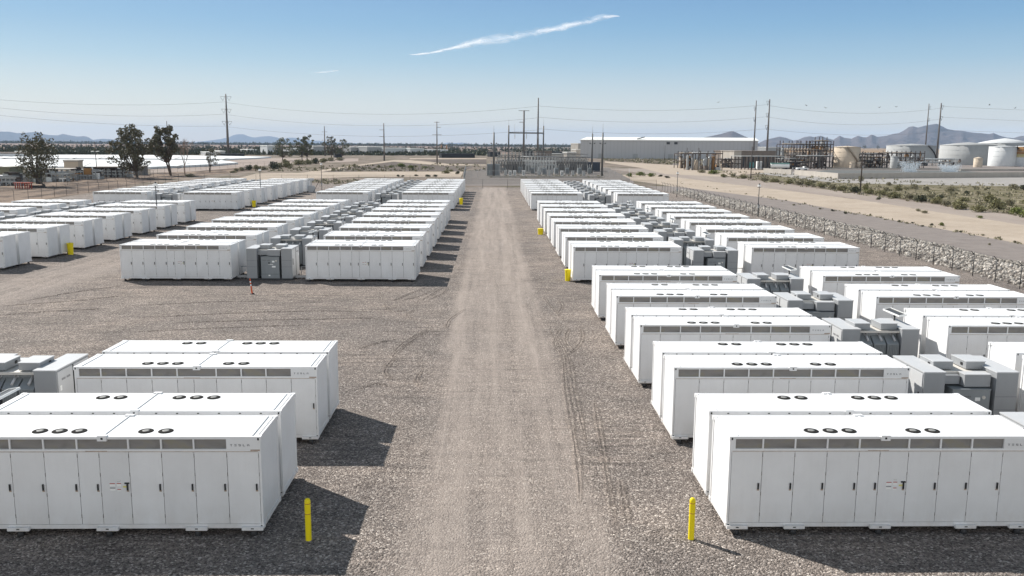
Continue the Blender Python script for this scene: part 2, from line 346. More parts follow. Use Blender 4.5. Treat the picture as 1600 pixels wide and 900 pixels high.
# ------------------------------------------------------------------ transformer skid
def make_skid():
    r=empty('transformer_skid',(0,0,0))
    MB().box(-1.85,1.85,-1.38,1.28,.03,.16,0).build('base_frame',M['dkmetal'],r)
    for s in(-1,1):
        a,c=(-1.82,-1.0) if s<0 else (.98,1.82)
        m=MB().box(a,c,-1.35,1.25,.16,2.56,0); m.box(a-.02,c+.02,-1.37,1.27,2.56,2.60,1)
        # door joints on the narrow front
        m.box(a-.0,c,-1.354,-1.35,1.62,1.63,2); m.box(a,c,-1.354,-1.35,1.1,1.11,2)
        cb=m.build('inverter_cabinet',[M['grey'],M['greyl'],M['dkmetal']],r)
        xs=a if s<0 else c
        x0,x1=(xs-.03,xs) if s<0 else (xs,xs+.03)
        for (y0,y1) in((-1.28,-.05),(.02,1.18)):
            d=MB().box(x0,x1,y0,y1,.25,2.5,0).build('side_door',M['greyl'],cb)
        hh=MB().box(x0-.03 if s<0 else x1,x0 if s<0 else x1+.03,-1.12,-1.06,1.25,1.75,0).box(min(x0,x1)-.01,max(x0,x1)+.01,-.05,.02,.25,2.5,1)
        hh.build('door_handle',[M['black'],M['hole']],cb)
        xx=(x0-.003,x0) if s<0 else (x1,x1+.003)
        tx=MB()
        for k in range(9):
            if k!=4: tx.box(*xx,.25+k*.075,.30+k*.075,2.12,2.2,0)
        tx.build('lettering',M['letter'],cb)
        MB().box(*xx,.92,1.06,1.75,1.95,0).build('warning_label',M['stick'],cb)
    MB().box(-.98,.96,-.35,.75,.16,2.30,0).build('transformer_tank',M['grey2'],r)
    d=MB().box(-1.0,.98,-.72,1.02,2.36,2.42,0)
    for y in(-.7,1.0): d.box(-1.0,.98,y-.015,y+.015,2.42,2.46,0)
    for x in(-.95,-.1,.92): d.bar((x,-.7,2.36),(x,-.35,1.9),.04,.04,0)
    d.build('roof_deck',M['deck'],r)
    for a,c in((-.98,-.2),(.32,1.06)):
        MB().box(a,c,-.35,.75,2.46,2.74,0).box(a-.02,c+.02,-.37,.77,2.74,2.77,1).box(a-.02,a,-.1,.05,2.55,2.66,2).build('roof_box',[M['grey'],M['greyl'],M['black']],r)
    cb=MB().box(-.66,.79,-1.35,-.3505,.12,1.88,0).box(-.68,.81,-1.37,-.36,1.88,1.93,0).build('control_cabinet',M['grey2'],r)
    q=MB()
    for k in range(9):
        if k!=4: q.box(-.52+k*.065,-.475+k*.065,-1.354,-1.35,1.6,1.66,0)
    q.build('lettering',M['letter'],cb)
    MB().tube((-.02,-1.35,1.44),(-.02,-1.42,1.44),.05,.04,10,0).box(-.04,0,-1.4,-1.35,1.3,1.44,0).build('switch_handle',M['black'],cb)
    MB().tube((.55,-1.35,1.6),(.55,-1.37,1.6),.07,.07,14,0).build('gauge',M['deck'],cb)
    for (a,c,e,g) in((.22,.42,1.46,1.6),(-.1,.3,1.28,1.33),(.2,.5,1.05,1.18),(-.1,.05,.35,.45)): MB().box(a,c,-1.353,-1.35,e,g,0).build('warning_label',M['stick'],cb)
    MB().box(-.66,.79,-1.356,-1.35,.5,.515,0).build('joint',M['dkmetal'],cb)
    MB().box(-.98,-.22,-.95,-.72,2.02,2.36,0).build('cable_box',M['grey'],r)
    q=MB().box(-.16,.84,-1.2,-.75,1.98,2.44,0).box(-.18,.86,-1.22,-.74,2.44,2.47,1); q.build('cable_hood',[M['grey'],M['greyl']],r)
    for k in range(3):
        a=-.93+k*.63; q=MB(); y0=.7505;y1=1.2;c=a+.56
        b=len(q.v); q.v+=[(a,y0,.3),(c,y0,.3),(c,y1,.3),(a,y1,.3),(a,y0,2.2),(c,y0,2.2),(c,y1,1.86),(a,y1,1.86)]
        for f in((0,3,2,1),(4,5,6,7),(0,1,5,4),(1,2,6,5),(2,3,7,6),(3,0,4,7)): q.f.append(tuple(b+i for i in f));q.m.append(0);q.sm.append(False)
        for j in range(7): q.box(a+.02+j*.08,a+.045+j*.08,y1-.001,y1+.03,.34,1.82,0)
        ra=q.build('radiator',M['grey2'],r)
        MB().tube((a+.2,.76,2.28),(a+.2,1.15,2.02),.05,.05,10,0).tube((a+.2,.72,2.24),(a+.2,.78,2.28),.09,.09,10,0).build('coolant_pipe',M['greyl'],ra)
    for s in(-1,1):
        a,c=sorted((s*1.86,s*2.86)); q=MB().box(a,c,-.5,-.1,.10,.24,0).box(a,c,-.52,-.5,.24,.30,0)
        for k in range(3): q.box(s*(2.0+k*.35)-.03,s*(2.0+k*.35)+.03,-.35,-.25,0,.1,0)
        q.build('cable_tray',M['greyl'],r)
        q=MB().tube((s*2.2,.3,0),(s*2.2,.3,.9),.03,n=6).tube((s*2.2,.3,.9),(s*2.75,.3,.9),.03,n=6).tube((s*2.7,.3,0),(s*2.7,.3,.9),.03,n=6); q.build('guard_rail',M['galv'],r)
    return r
skid=make_skid(); freeze(skid); skid_mesh=join_copy(skid,'transformer_skid')
def make_panel():
    r=empty('solar_panel',(0,0,0))
    MB().tube((0,0,0),(0,0,3.0),.05,.05,8).build('post',M['dkmetal'],r)
    T=Matrix.Translation((0,0,3.0))@Matrix.Rotation(R_(-10),4,'Y')@Matrix.Scale(.75,4,(1,0,0))
    MB().box(-.24,.24,-.85,.85,0,.02,0,T).build('cell_face',M['cellpv'],r)
    q=MB()
    for a,c,e,g in((-.27,-.24,-.88,.88),(.24,.27,-.88,.88),(-.24,.24,-.88,-.85),(-.24,.24,.85,.88)): q.box(a,c,e,g,-.03,.05,0,T)
    q.build('panel_frame',M['stick'],r); return r
panel=make_panel(); freeze(panel)
ORD=['first','second','third','fourth','fifth','sixth','seventh','eighth','ninth']
P_=7.69; YA=23.31+0.0
BL=[('near',YA,5),('middle',69.33,8),('far',147.0,8)]
XO={'near':(-6.458,6.745),'middle':(-6.24,6.49),'far':(-6.6,6.44)}
COLS={'left roadside column':0,'second left column':-20.99-UL/2,'third left column':-42.1-UL/2,'outermost left column':-56.7-UL/2,'right roadside column':0,'right fence side column':21.03+UL/2}
used={'u':False,'s':False,'p':False}
def place(proto,mesh,full,loc,rz,key):
    if full:
        if not used[key]: used[key]=True; proto.location=loc; proto.rotation_euler=(0,0,rz); return proto
        return dup(proto,loc,rz)
    o=bpy.data.objects.new(proto.name.split('.')[0],mesh); LINK(o); o.location=loc; o.rotation_euler=(0,0,rz); return o
def pair(col,blk,n,y,full,jx=0):
    x=COLS[col]+jx
    if 'roadside' in col: x=XO[blk][0]-UL/2 if 'left' in col else XO[blk][1]+UL/2
    for k in(0,1):
        o=place(unit,unit_mesh,full,(x+random.uniform(-.03,.03),y+UW/2+k*(UW+.42),0),math.pi*k+random.uniform(-.002,.002),'u')
        tag(o,f"white battery container, {'door side' if k==0 else 'plain back'} to camera, {ORD[n]} pair of {blk} block, {col}",'battery container',f'battery containers in the {blk} block')
def strip(x,blk,n,y,full,side,back):
    o=place(skid,skid_mesh,full,(x,y+1.95,0),math.pi if back else 0,'s')
    tag(o,f"grey transformer skid, {'radiator side' if back else 'control cabinet'} to camera, {ORD[n]} row of {blk} block, {side}",'transformer',f'transformer skids in the {blk} block')
    if back and full and not(blk=='near' and side=='strip left of road' and n==1):
        p=place(panel,None,True,(x+(2.45 if blk=='near' and x<0 else 1.55),y+(3.6 if blk=='near' and x<0 else 2.75),0),0,'p')
        tag(p,f"solar panel on a post, {ORD[n]} row of {blk} block, {side}",'solar panel','solar panels over the transformer skids')
for blk,y0,cnt in BL:
    for n in range(cnt):
        y=y0+n*P_
        near=blk=='near'; far=blk=='far'; full=(not far) or n==0
        for col in COLS:
            left='left' in col
            if near and left and (col!='left roadside column' or n>1): continue
            yy=y
            if col in('third left column','outermost left column'):
                if blk=='middle':
                    if n>6 or (col[0]=='o' and n<3): continue
                    yy=75.1+n*7.42
                else: yy=y-3.2
            jx=random.uniform(-.05,.05)
            pair(col,blk,n,yy,full,jx)
        par=(n%2==0) if near else (n%2==1)
        strip(18.22,blk,n,y,full,'right strip',par)
        if not(near and n>1): strip(-18.1,blk,n,y,full,'strip left of road',par if not near else (n%2==1 or True))
        if not near and not(blk=='middle' and n>6): strip(-53.8,blk,n,75.1+n*7.42 if blk=='middle' else y-3.2,full,'far left strip',par)
# =================================================================== ground sheets
USE_HAZE=True
import numpy as np
rng=np.random.default_rng(5)
def sheet(name,pts,z,mat,kind='structure'):
    return tag(MB().face([(p[0],p[1],z) for p in pts]).build(name,mat),kind=kind)
def psheet(name,px,z,mat,kind='structure'): return sheet(name,[at(u,v)[:2] for u,v in px],z,mat,kind)
def ragged(name,x0f,x1f,y0,y1,z,mat,step=2.,amp=.6):
    """long strip between two wavering edges"""
    L=[];Rr=[];y=y0;a=b=0
    while y<=y1:
        a=.8*a+random.uniform(-amp,amp)*.5;b=.8*b+random.uniform(-amp,amp)*.5
        L.append((x0f(y)+a,y));Rr.append((x1f(y)+b,y));y+=step
    m=MB()
    for i in range(len(L)-1): m.face([(*L[i],z),(*Rr[i],z),(*Rr[i+1],z),(*L[i+1],z)])
    return tag(m.build(name,mat),kind='structure')
M['desert']=soil_mat('desert_soil',(.14,.112,.092),(.26,.212,.175),.02,veg=(.115,.10,.066),vegcut=.50,stretch=(1,.6,1))
M['outgravel']=soil_mat('grey_gravel',(.185,.16,.148),(.265,.235,.215),.5)
M['sand']=soil_mat('pale_sand',(.32,.262,.205),(.45,.38,.31),.12)
M['track']=soil_mat('packed_track',(.25,.21,.185),(.34,.29,.25),.2,stretch=(1,.15,1))
M['scrubsoil']=soil_mat('scrub_soil',(.15,.125,.088),(.27,.23,.165),.06,veg=(.11,.10,.05),vegcut=.46)
M['field']=soil_mat('ploughed_field',(.085,.068,.060),(.155,.128,.112),.04,veg=(.09,.09,.04),vegcut=.56,stretch=(1,.4,1))
M['apron']=soil_mat('pale_apron',(.25,.235,.22),(.36,.34,.32),.06)
M['tansoil']=soil_mat('tan_bank_soil',(.12,.085,.062),(.33,.25,.19),.07,veg=(.085,.062,.048),vegcut=.47,stretch=(.5,.16,1))
tag(MB().face([(-9000,-400,-.06),(9000,-400,-.06),(9000,24000,-.06),(-9000,24000,-.06)]).build('ground',M['desert']),kind='structure')
sheet('gravel_yard',[(-86,-40),(42.2,-40),(42.2,226),(-9,226),(-9,243),(-86,243)],0,M['gravel'])
sheet('gravel_margin',[(42.2,-20),(62,-20),(61.5,110),(60.5,180),(50,236),(42.2,240)],-.008,M['outgravel'])
ragged('sand_strip',lambda y:60.5-(max(0,y-150)*.13),lambda y:77-(max(0,y-190)*.11),40,330,-.02,M['sand'])
ragged('dirt_track',lambda y:77-(max(0,y-190)*.11),lambda y:87+(max(0,y-200)*.0),60,420,-.03,M['track'])
sheet('scrub_land',[(87,90),(330,90),(420,330),(95,330)],-.034,M['scrubsoil'])
psheet('pale_apron',[(1130,266),(1200,273),(1300,285),(1400,288),(1600,291),(1900,294),(1900,277),(1600,276),(1305,277.5),(1195,263)],-.026,M['apron'])
psheet('plant_yard',[(1040,262),(1190,272),(1310,277),(1900,277),(1900,243),(1300,240),(1060,240)],-.03,M['outgravel'])
psheet('sand_flat',[(945,252),(1130,262),(1230,266),(1130,276),(1040,272),(1000,262),(945,254)],-.022,M['sand'])
psheet('sand_bank',[(400,271),(560,268),(724,268),(720,277),(560,276),(400,283),(330,290)],-.022,M['sand'])
psheet('service_path',[(420,277),(560,257.5),(615,250),(640,250),(700,256),(760,257),(760,258.5),(690,258.5),(615,252.5),(560,259),(440,279)],-.018,M['sand'])
psheet('service_path',[(640,247),(760,247),(760,248.6),(640,248.6)],-.018,M['sand'])
psheet('ploughed_field',[(560,259.5),(615,252.8),(690,258.8),(740,260),(724,267.5),(560,267.5),(420,279)],-.028,M['field'])
psheet('ploughed_field',[(650,249),(760,249),(760,256.5),(700,255.5)],-.028,M['field'])
psheet('tan_bank',[(-80,335),(137,300.5),(250,281),(400,266),(400,258),(250,270),(160,277),(0,291),(-80,300)],-.024,M['tansoil'])
psheet('gravel_apron',[(724,290),(724,268),(765,273),(950,272),(990,283),(990,290)],-.014,M['outgravel'])
psheet('brown_plain',[(-60,240),(560,241),(800,240),(800,229.5),(560,227.5),(200,225),(-60,223.5)],-.03,soil_mat('brown_plain_soil',(.17,.12,.098),(.27,.20,.165),.004,veg=(.13,.11,.08),vegcut=.55,stretch=(1,.5,1)))
psheet('brown_plain',[(900,236),(1700,240),(1700,233),(900,229.8)],-.03,soil_mat('tan_plain_soil',(.22,.15,.09),(.32,.225,.14),.004))
# =================================================================== mountains
def mountains(pts,D,depth,mat,seed,labelz=None):
    r=np.random.default_rng(seed); us=np.arange(pts[0][0],pts[-1][0]+1,2.5)
    vs=np.interp(us,[p[0] for p in pts],[p[1] for p in pts])
    n=len(us); rows=26; m=MB(); G=[]
    jag=r.normal(0,1,(rows,n)); 
    for _ in range(2): jag=(jag+np.roll(jag,1,1)+np.roll(jag,-1,1))/3*1.3
    spur=np.zeros(n)
    ph=r.uniform(0,6.28,9)
    for k in range(rows):
        t=k/(rows-1); row=[]
        for i in range(n):
            X,Y,Z=at(us[i],vs[i],Y=D); H=max(Z,4)
            if t<=.75:
                s=t/.75; d=-(1-s)*depth
                xx=i*.35
                ridge=.5+.5*math.sin(xx*1.1+ph[0]+2.1*math.sin(xx*.31+ph[1])+s*1.2)*math.cos(xx*.53+ph[2]+s)
                h=H*(s**1.25)*(1-.38*(1-s)*ridge*1.6)+jag[k,i]*H*.03*(1-s)*s*4
            else:
                s=(t-.75)/.25; d=s*depth; h=H*(1-s)
            k2=(D+d)/D
            row.append((X*k2,Y*k2,max(h,-2) if k not in(0,rows-1) else -5))
        G.append(row)
    for row in G: m.v+=row
    for k in range(rows-1):
        for i in range(n-1): m.f.append((k*n+i,k*n+i+1,(k+1)*n+i+1,(k+1)*n+i)); m.m.append(0); m.sm.append(False)
    return tag(m.build('mountains',mat),kind='structure')
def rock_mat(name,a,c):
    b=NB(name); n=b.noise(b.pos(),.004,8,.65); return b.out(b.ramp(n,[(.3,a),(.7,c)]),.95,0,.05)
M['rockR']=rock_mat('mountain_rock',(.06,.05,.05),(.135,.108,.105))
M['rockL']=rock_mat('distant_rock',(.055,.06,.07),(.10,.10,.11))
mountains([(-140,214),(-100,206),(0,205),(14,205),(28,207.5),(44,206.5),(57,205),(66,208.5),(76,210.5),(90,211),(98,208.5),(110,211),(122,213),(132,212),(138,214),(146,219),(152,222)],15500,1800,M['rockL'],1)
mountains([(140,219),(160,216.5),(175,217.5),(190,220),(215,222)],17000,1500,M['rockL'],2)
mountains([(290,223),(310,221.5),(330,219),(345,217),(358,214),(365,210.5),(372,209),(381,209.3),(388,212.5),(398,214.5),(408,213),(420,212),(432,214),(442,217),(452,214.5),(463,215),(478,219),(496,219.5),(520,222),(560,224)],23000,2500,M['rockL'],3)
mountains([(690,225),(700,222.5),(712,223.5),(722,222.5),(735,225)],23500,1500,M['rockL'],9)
mountains([(1085,228),(1096,215),(1110,212),(1126,208.5),(1136,205.5),(1144,203.5),(1152,206.5),(1163,212),(1176,217),(1188,226)],8000,900,M['rockR'],4)
mountains([(1180,226),(1196,218),(1206,215.5),(1218,212.5),(1228,214.5),(1240,219),(1248,217.5),(1256,213.5),(1266,212),(1272,213.5),(1282,211),(1291,214.5),(1302,218),(1312,211),(1319,214.5),(1330,216),(1341,211),(1348,213.5),(1354,214),(1362,209),(1371,213),(1384,211.5),(1396,208),(1404,207),(1412,203),(1420,197),(1427,195.5),(1434,198),(1444,195),(1454,193),(1464,191.3),(1471,195),(1480,200),(1492,202.5),(1506,203.5),(1520,206),(1534,207),(1546,208.5),(1553,206.5),(1562,211),(1574,214),(1584,215),(1594,211.5),(1604,211),(1620,207),(1660,203),(1720,212),(1760,222)],9500,1400,M['rockR'],5)
# =================================================================== rocks, fences
def icoverts():
    t=(1+5**.5)/2; v=np.array([(-1,t,0),(1,t,0),(-1,-t,0),(1,-t,0),(0,-1,t),(0,1,t),(0,-1,-t),(0,1,-t),(t,0,-1),(t,0,1),(-t,0,-1),(-t,0,1)],float);v/=np.linalg.norm(v[0])
    f=[(0,11,5),(0,5,1),(0,1,7),(0,7,10),(0,10,11),(1,5,9),(5,11,4),(11,10,2),(10,7,6),(7,1,8),(3,9,4),(3,4,2),(3,2,6),(3,6,8),(3,8,9),(4,9,5),(2,4,11),(6,2,10),(8,6,7),(9,8,1)]
    return v,np.array(f)
def fastmesh(name,V,F,mats,mi=None,smooth=False):
    me=bpy.data.meshes.new(name); me.vertices.add(len(V)); me.vertices.foreach_set('co',np.asarray(V,np.float32).ravel())
    k=F.shape[1]; me.loops.add(F.size); me.loops.foreach_set('vertex_index',F.ravel().astype(np.int32))
    me.polygons.add(len(F)); me.polygons.foreach_set('loop_start',np.arange(0,F.size,k,dtype=np.int32)); me.polygons.foreach_set('loop_total',np.full(len(F),k,np.int32))
    for mt in mats: me.materials.append(mt)
    if mi is not None: me.polygons.foreach_set('material_index',mi.astype(np.int32))
    me.update(calc_edges=True); return me
def stones_mat():
    b=NB('riprap_stone'); c=b.sep(b.vor(b.pos(),2.2,out='Color'))[0]
    return b.out(b.ramp(c,[(0,(.15,.13,.115)),(.4,(.31,.28,.245)),(.8,(.44,.405,.36)),(1,(.60,.555,.50))]),.9,0,.1)
iv,ifc=icoverts(); N=12500
y=np.concatenate([rng.uniform(38,120,8500),rng.uniform(120,205,4000)]); q=rng.uniform(0,1,N)
edge=.45*np.sin(y*.35)+.35*np.sin(y*.9)
x=42.35+q*(7.7+edge-np.clip(y-110,0,90)*.03)
prof=np.sin(np.clip(q,0,1)*math.pi)**.7*.65
sz=rng.uniform(.08,.21,N)*(1+(y>120)*.25); rot=rng.uniform(0,6.28,(N,3))
V=np.empty((N,12,3))
for i in range(N):
    s=iv*(sz[i]*rng.uniform(.6,1.25,3))*rng.uniform(.8,1.15,(12,1))
    c,sn=math.cos(rot[i,0]),math.sin(rot[i,0]); c2,s2=math.cos(rot[i,1]),math.sin(rot[i,1])
    X=s[:,0]*c-s[:,1]*sn;Yy=s[:,0]*sn+s[:,1]*c;Z=s[:,2];X2=X*c2-Z*s2;Z2=X*s2+Z*c2
    V[i]=np.stack([X2+x[i],Yy+y[i],Z2+prof[i]+.02],1)
F=(ifc[None]+np.arange(N)[:,None,None]*12).reshape(-1,3)
o=bpy.data.objects.new('riprap_rocks',fastmesh('riprap_rocks',V.reshape(-1,3),F,[stones_mat()])); LINK(o); tag(o,'bank of loose pale rocks along the outside of the right fence','rocks',kind='stuff')
m=MB(); ys=np.arange(36,210,3.)
for i in range(len(ys)-1):
    for j in range(8):
        P=[]
        for (yy,jj) in((ys[i],j),(ys[i],j+1),(ys[i+1],j+1),(ys[i+1],j)): qq=jj/8; P.append((42.3+qq*(7.4-max(0,yy-110)*.03),yy,math.sin(qq*math.pi)**.7*.62 if 0<jj<8 else -.01))
        m.face(P,0,True)
tag(m.build('rock_bank',soil_mat('bank_soil',(.10,.085,.075),(.19,.165,.145),.8)),kind='structure')
def link_mat():
    b=NB('chain_link'); p=b.pos(); x,y,z=b.sep(p); s=b.math('ADD',x,y)
    a=b.math('ABSOLUTE',b.math('SINE',b.math('MULTIPLY',b.math('ADD',s,z),31))); c=b.math('ABSOLUTE',b.math('SINE',b.math('MULTIPLY',b.math('SUBTRACT',s,z),31)))
    al=b.math('LESS_THAN',b.math('MINIMUM',a,c),.075)
    return b.out((.30,.30,.30),.5,.3,.3,alpha=al)
M['link']=link_mat()
def fence(pts,h,label,sp=3.45,arm=True,group=None,solid=None,wires=3,mat='dkmetal',postr=.038):
    r=empty('chain_link_fence',(pts[0][0],pts[0][1],0)); ox,oy=pts[0][0],pts[0][1]; acc=0; k=0
    for (a,c) in zip(pts,pts[1:]):
        d=Vector((c[0]-a[0],c[1]-a[1],0)); L=d.length; d.normalize(); nrm=Vector((d.y,-d.x,0)); n=max(1,round(L/sp))
        for i in range(n+1):
            if i==n and c is not pts[-1]: continue
            P=Vector((a[0]-ox,a[1]-oy,0))+d*(L*i/n); k+=1
            if k>98: continue
            q=MB().tube(P,P+Vector((0,0,h)),postr,n=6)
            if arm: q.tube(P+Vector((0,0,h-.02)),P+Vector((0,0,h+.3))+nrm*.32,postr*.8,n=5)
            q.build('post',M[mat],r)
        A=Vector((a[0]-ox,a[1]-oy,0));B=Vector((c[0]-ox,c[1]-oy,0))
        MB().face([A+Vector((0,0,.06)),B+Vector((0,0,.06)),B+Vector((0,0,h-.03)),A+Vector((0,0,h-.03))]).build('slat_screen' if solid else 'wire_mesh',M[solid or 'link'],r)
        MB().tube(A+Vector((0,0,h-.02)),B+Vector((0,0,h-.02)),.02,n=5).build('top_rail',M[mat],r)
        if arm:
            for j in range(wires):
                f=(j+1)/wires; MB().tube(A+Vector((0,0,h+.3*f))+nrm*.32*f,B+Vector((0,0,h+.3*f))+nrm*.32*f,.007,n=4).build('barbed_wire',M[mat],r)
    return tag(r,label,'fence',group)
fence([(41.7,214),(41.7,36)],1.9,'dark chain link fence with angled barbed wire arms beside the pale rocks')
fence([(41.7,222),(-9,222)],2.1,'chain link fence crossing the far end of the gravel lane',sp=6)
fence([(-9,246),(-88,246)],2.1,'chain link fence behind the farthest left battery containers',sp=7)
fence([(-88,246),(-88,112)],2.0,'long chain link fence at the left edge of the gravel yard',sp=5)
def rut(px,name='tyre_rut',wd=.11,hh=.035):
    P=[Vector((*at(u,v)[:2],0)) for u,v in px]; m=MB(); Q=[]
    n=26; seg=len(P)-1
    for i in range(n+1):
        t=i/n*seg; k=min(int(t),seg-1); f=t-k; a=P[max(k-1,0)];b_=P[k];c=P[k+1];d=P[min(k+2,seg)]
        Q.append(.5*((2*b_)+(c-a)*f+(2*a-5*b_+4*c-d)*f*f+(3*b_-a-3*c+d)*f**3))
    R2=[]
    for i,q in enumerate(Q):
        d=(Q[min(i+1,n)]-Q[max(i-1,0)]).normalized(); s=Vector((d.y,-d.x,0)); e=min(1,i/4,(n-i)/4); w=wd*random.uniform(.7,1.3)*(.25+.75*e); h=hh*e*random.uniform(.6,1.25)
        R2.append([q+s*w*1.6+Vector((0,0,-.002)),q+s*w*.7+Vector((0,0,h)),q+Vector((0,0,.003*e-.001)),q-s*w*.7+Vector((0,0,h*.8)),q-s*w*1.6+Vector((0,0,-.002))])
    for a,c in zip(R2,R2[1:]):
        for j in range(4): m.face([a[j],a[j+1],c[j+1],c[j]],0,True)
    return tag(m.build(name,M['rutgravel']),kind='structure')
M['rutgravel']=gravel_mat('turned_gravel',tint=(1.02,1.01,1.0))
for px in ([(859,514),(879,558),(884,607),(903,724),(906,790)],[(868,520),(889,560),(897,607),(918,700)],[(928,621),(940,690),(952,763),(962,821)],[(969,748),(975,780),(981,817)],[(906,509),(910,524),(903,541),(879,560)],[(876,514),(867,533),(876,553)],[(890,512),(884,530),(892,546)],[(848,463),(862,480),(880,500)],[(870,466),(878,478),(872,492)],
           [(665,449),(637,461),(612,471)],[(700,449),(690,460),(665,470)],[(690,450),(672,462),(650,473)],[(683,451),(655,463),(627,470)],[(676,513),(648,531),(623,548),(611,564)],[(669,514),(635,533),(616,551)],[(659,579),(651,594),(662,608)],[(728,482),(704,499),(697,513)],[(620,555),(602,580),(613,594)],[(600,475),(612,487),(640,484)],[(648,485),(636,492),(646,500)],
           [(200,478),(330,472),(450,470)],[(210,497),(400,488),(560,486)],[(0,478),(120,470),(190,462)],[(200,519),(350,512),(480,508)],[(260,505),(420,500),(600,497)],[(40,470),(120,456),(190,447)],[(0,492),(90,486),(170,482)],[(560,608),(585,600),(610,604)],[(560,545),(590,536),(618,530)]): rut(px)
# =================================================================== small yard things
def bollard(x,y,label):
    r=empty('bollard',(x,y,0))
    MB().lathe([(.085,0),(.085,1.12),(.082,1.17),(.06,1.22),(.02,1.24)],20).build('post_sleeve',M['yellow'],r)
    for z in(.78,1.08): MB().lathe([(.0862,z),(.0875,z+.008),(.0862,z+.016)],20).build('band',M['redband'],r)
    tag(r,label,'bollard','yellow bollards')
bollard(-5.16,23.02,'yellow bollard in the shade beside the nearest left battery container')
bollard(5.65,23.0,'yellow bollard in full sun beside the nearest right battery container')
def drum(x,y,label,h=.95,r_=.25):
    r=empty('yellow_bin',(x,y,0))
    MB().lathe([(r_*.86,0),(r_*.98,h*.9),(r_*1.0,h*.93)],20).build('bin_body',M['yellow'],r)
    MB().lathe([(r_*1.08,h*.93),(r_*1.1,h*.98),(r_*.9,h),(r_*.2,h*1.01)],20).build('lid',M['yellow'],r)
    tag(r,label,'bin','yellow bins beside the containers')
drum(6.15,70.2,'tall yellow bin by the first middle block pair right of the lane')
drum(5.9,107.2,'low yellow bin halfway back along the right roadside column',.75,.36)
drum(-41.7,85.9,'yellow bin between containers of the third left column',1.15,.30)
drum(-5.9,160.6,'tiny yellow bin by the far block left of the lane',1.2,.35)
drum(-41.6,152.,'small yellow bin beside the far block at the third left column',1.1,.35)
r=empty('traffic_delineator',(-17.75,63.4,0)); r.rotation_euler=(0,R_(-6),0); r.scale=(.72,.72,1.0)
MB().lathe([(.22,0),(.22,.05),(.10,.06)],8).build('rubber_base',M['black'],r)
MB().lathe([(.085,.06),(.05,1.1),(.055,1.14),(.03,1.18)],14).build('cone_body',M['orange'],r)
for z in(.62,.86): MB().lathe([(.066-(z-.62)*.03+.004,z),(.061-(z-.62)*.03+.003,z+.11)],14).build('reflective_band',M['stick'],r)
tag(r,'leaning orange traffic delineator with white bands on the gravel by the transformer','traffic cone')
def lamp(u,v,vt,label,Y=None):
    X,Y,_=at(u,v); h=at(u,vt,Y=Y)[2]; r=empty('camera_pole',(X,Y,0))
    MB().tube((0,0,0),(0,0,h-.25),.075,.055,8).build('pole',M['dkmetal'],r)
    MB().box(-.22,.22,-.14,.14,h-.35,h-.05,0).build('camera_head',M['stick'],r)
    MB().tube((-.3,0,h-.5),(.3,0,h-.5),.03).tube((0,0,h-.05),(0,0,h+.15),.12,.09,8).build('bracket',M['dkmetal'],r)
    MB().box(-.15,.15,-.18,-.06,1.3,1.9,0).build('control_box',M['grey'],r)
    tag(r,label,'camera pole','thin dark camera poles')
lamp(247,357,286,'thin dark camera pole behind the third left column, nearest of them')
lamp(408,318,264,'thin dark camera pole between the second and third left columns')
lamp(503,298,255,'thin dark camera pole left of the far block, by the sand')
lamp(1057.5,308,269,'thin dark camera pole at the far right corner of the yard')
lamp(1184,338,288,'thin dark camera pole standing at the right fence near the rocks')
r=empty('wall_cabinet',at(487,300)); MB().box(-.7,.7,-.5,.5,0,1.4,0).box(-.1,.1,-.1,.1,1.4,2.6,0).box(-.6,.5,-.4,.4,2.6,3.1,0).build('cabinet_body',M['greyl'],r); MB().bar((.5,-.5,0),(1.8,-.5,2.4),.1).build('brace',M['dkmetal'],r)
tag(r,'pale equipment cabinet at the end of the third left column','cabinet')
# =================================================================== poles and wires
M['steelpole']=paint('weathered_steel_pole',(.15,.135,.125),.6,.15,2)
M['woodpole']=paint('dark_wood_pole',(.065,.05,.042),.8,.3,3)
M['wire']=paint('wire_dark',(.20,.20,.21),.6,.05)
def tpole(u,v,vt,arms,label,r0=.75,r1=.28,mat='steelpole',ins=True,group='tall transmission poles',name='transmission_pole'):
    X,Y,_=at(u,v); h=at(u,vt,Y=Y)[2]; r=empty(name,(X,Y,0))
    MB().tube((0,0,-.1),(0,0,h),r0,r1,12).build('pole',M[mat],r)
    for (va,l,rr) in arms:
        z=at(u,va,Y=Y)[2]; MB().bar((-l,0,z),(rr,0,z),.22,.22).build('crossarm',M[mat],r)
        if ins:
            for xx in ([-l] if l>.6 else [])+([rr] if rr>.6 else []):
                MB().tube((xx,0,z-.1),(xx*.55,0,z-3.2),.10,.10,6).tube((xx*.2,0,z-.1),(xx*.55,0,z-3.2),.1,.1,6).build('insulator',M['dkmetal'],r)
    tag(r,label,'power pole',group); return (X,Y)
PA=tpole(357,243.8,147,[(151,4.5,4.5),(170.5,4,4),(189.5,4,4)],'tallest power pole on the left with three crossarms',1.1,.5)
PB=tpole(840,251,153,[],'tallest bare pole rising from the middle of the substation',.8,.4,ins=False)
PC=tpole(1177,250,157,[(167,1.6,0),(184,1.6,0)],'leaning left pole of the pair behind the long warehouse end',.7,.35)
PD=tpole(1197.5,252,155,[(158,2.2,0),(177,2.2,0),(196,2.2,0)],'right pole of the pair behind the long warehouse end',.85,.4)
PE=tpole(1444.5,248,162,[(166,0,2),(185,0,2)],'left pole of the pair between the grey tanks',.75,.38)
PF=tpole(1463,252,161,[(165,0,2.2),(182,0,2.2)],'right pole of the pair between the grey tanks',.9,.45)
tpole(508,243.5,197,[(206,2.5,2.5),(219,2.5,2.5)],'power pole standing among the trees left of centre',.6,.3,ins=False)
tpole(600.5,251,192.5,[(203,3,0),(213.5,3,0)],'power pole with two left crossarms left of the substation',.55,.28,ins=False)
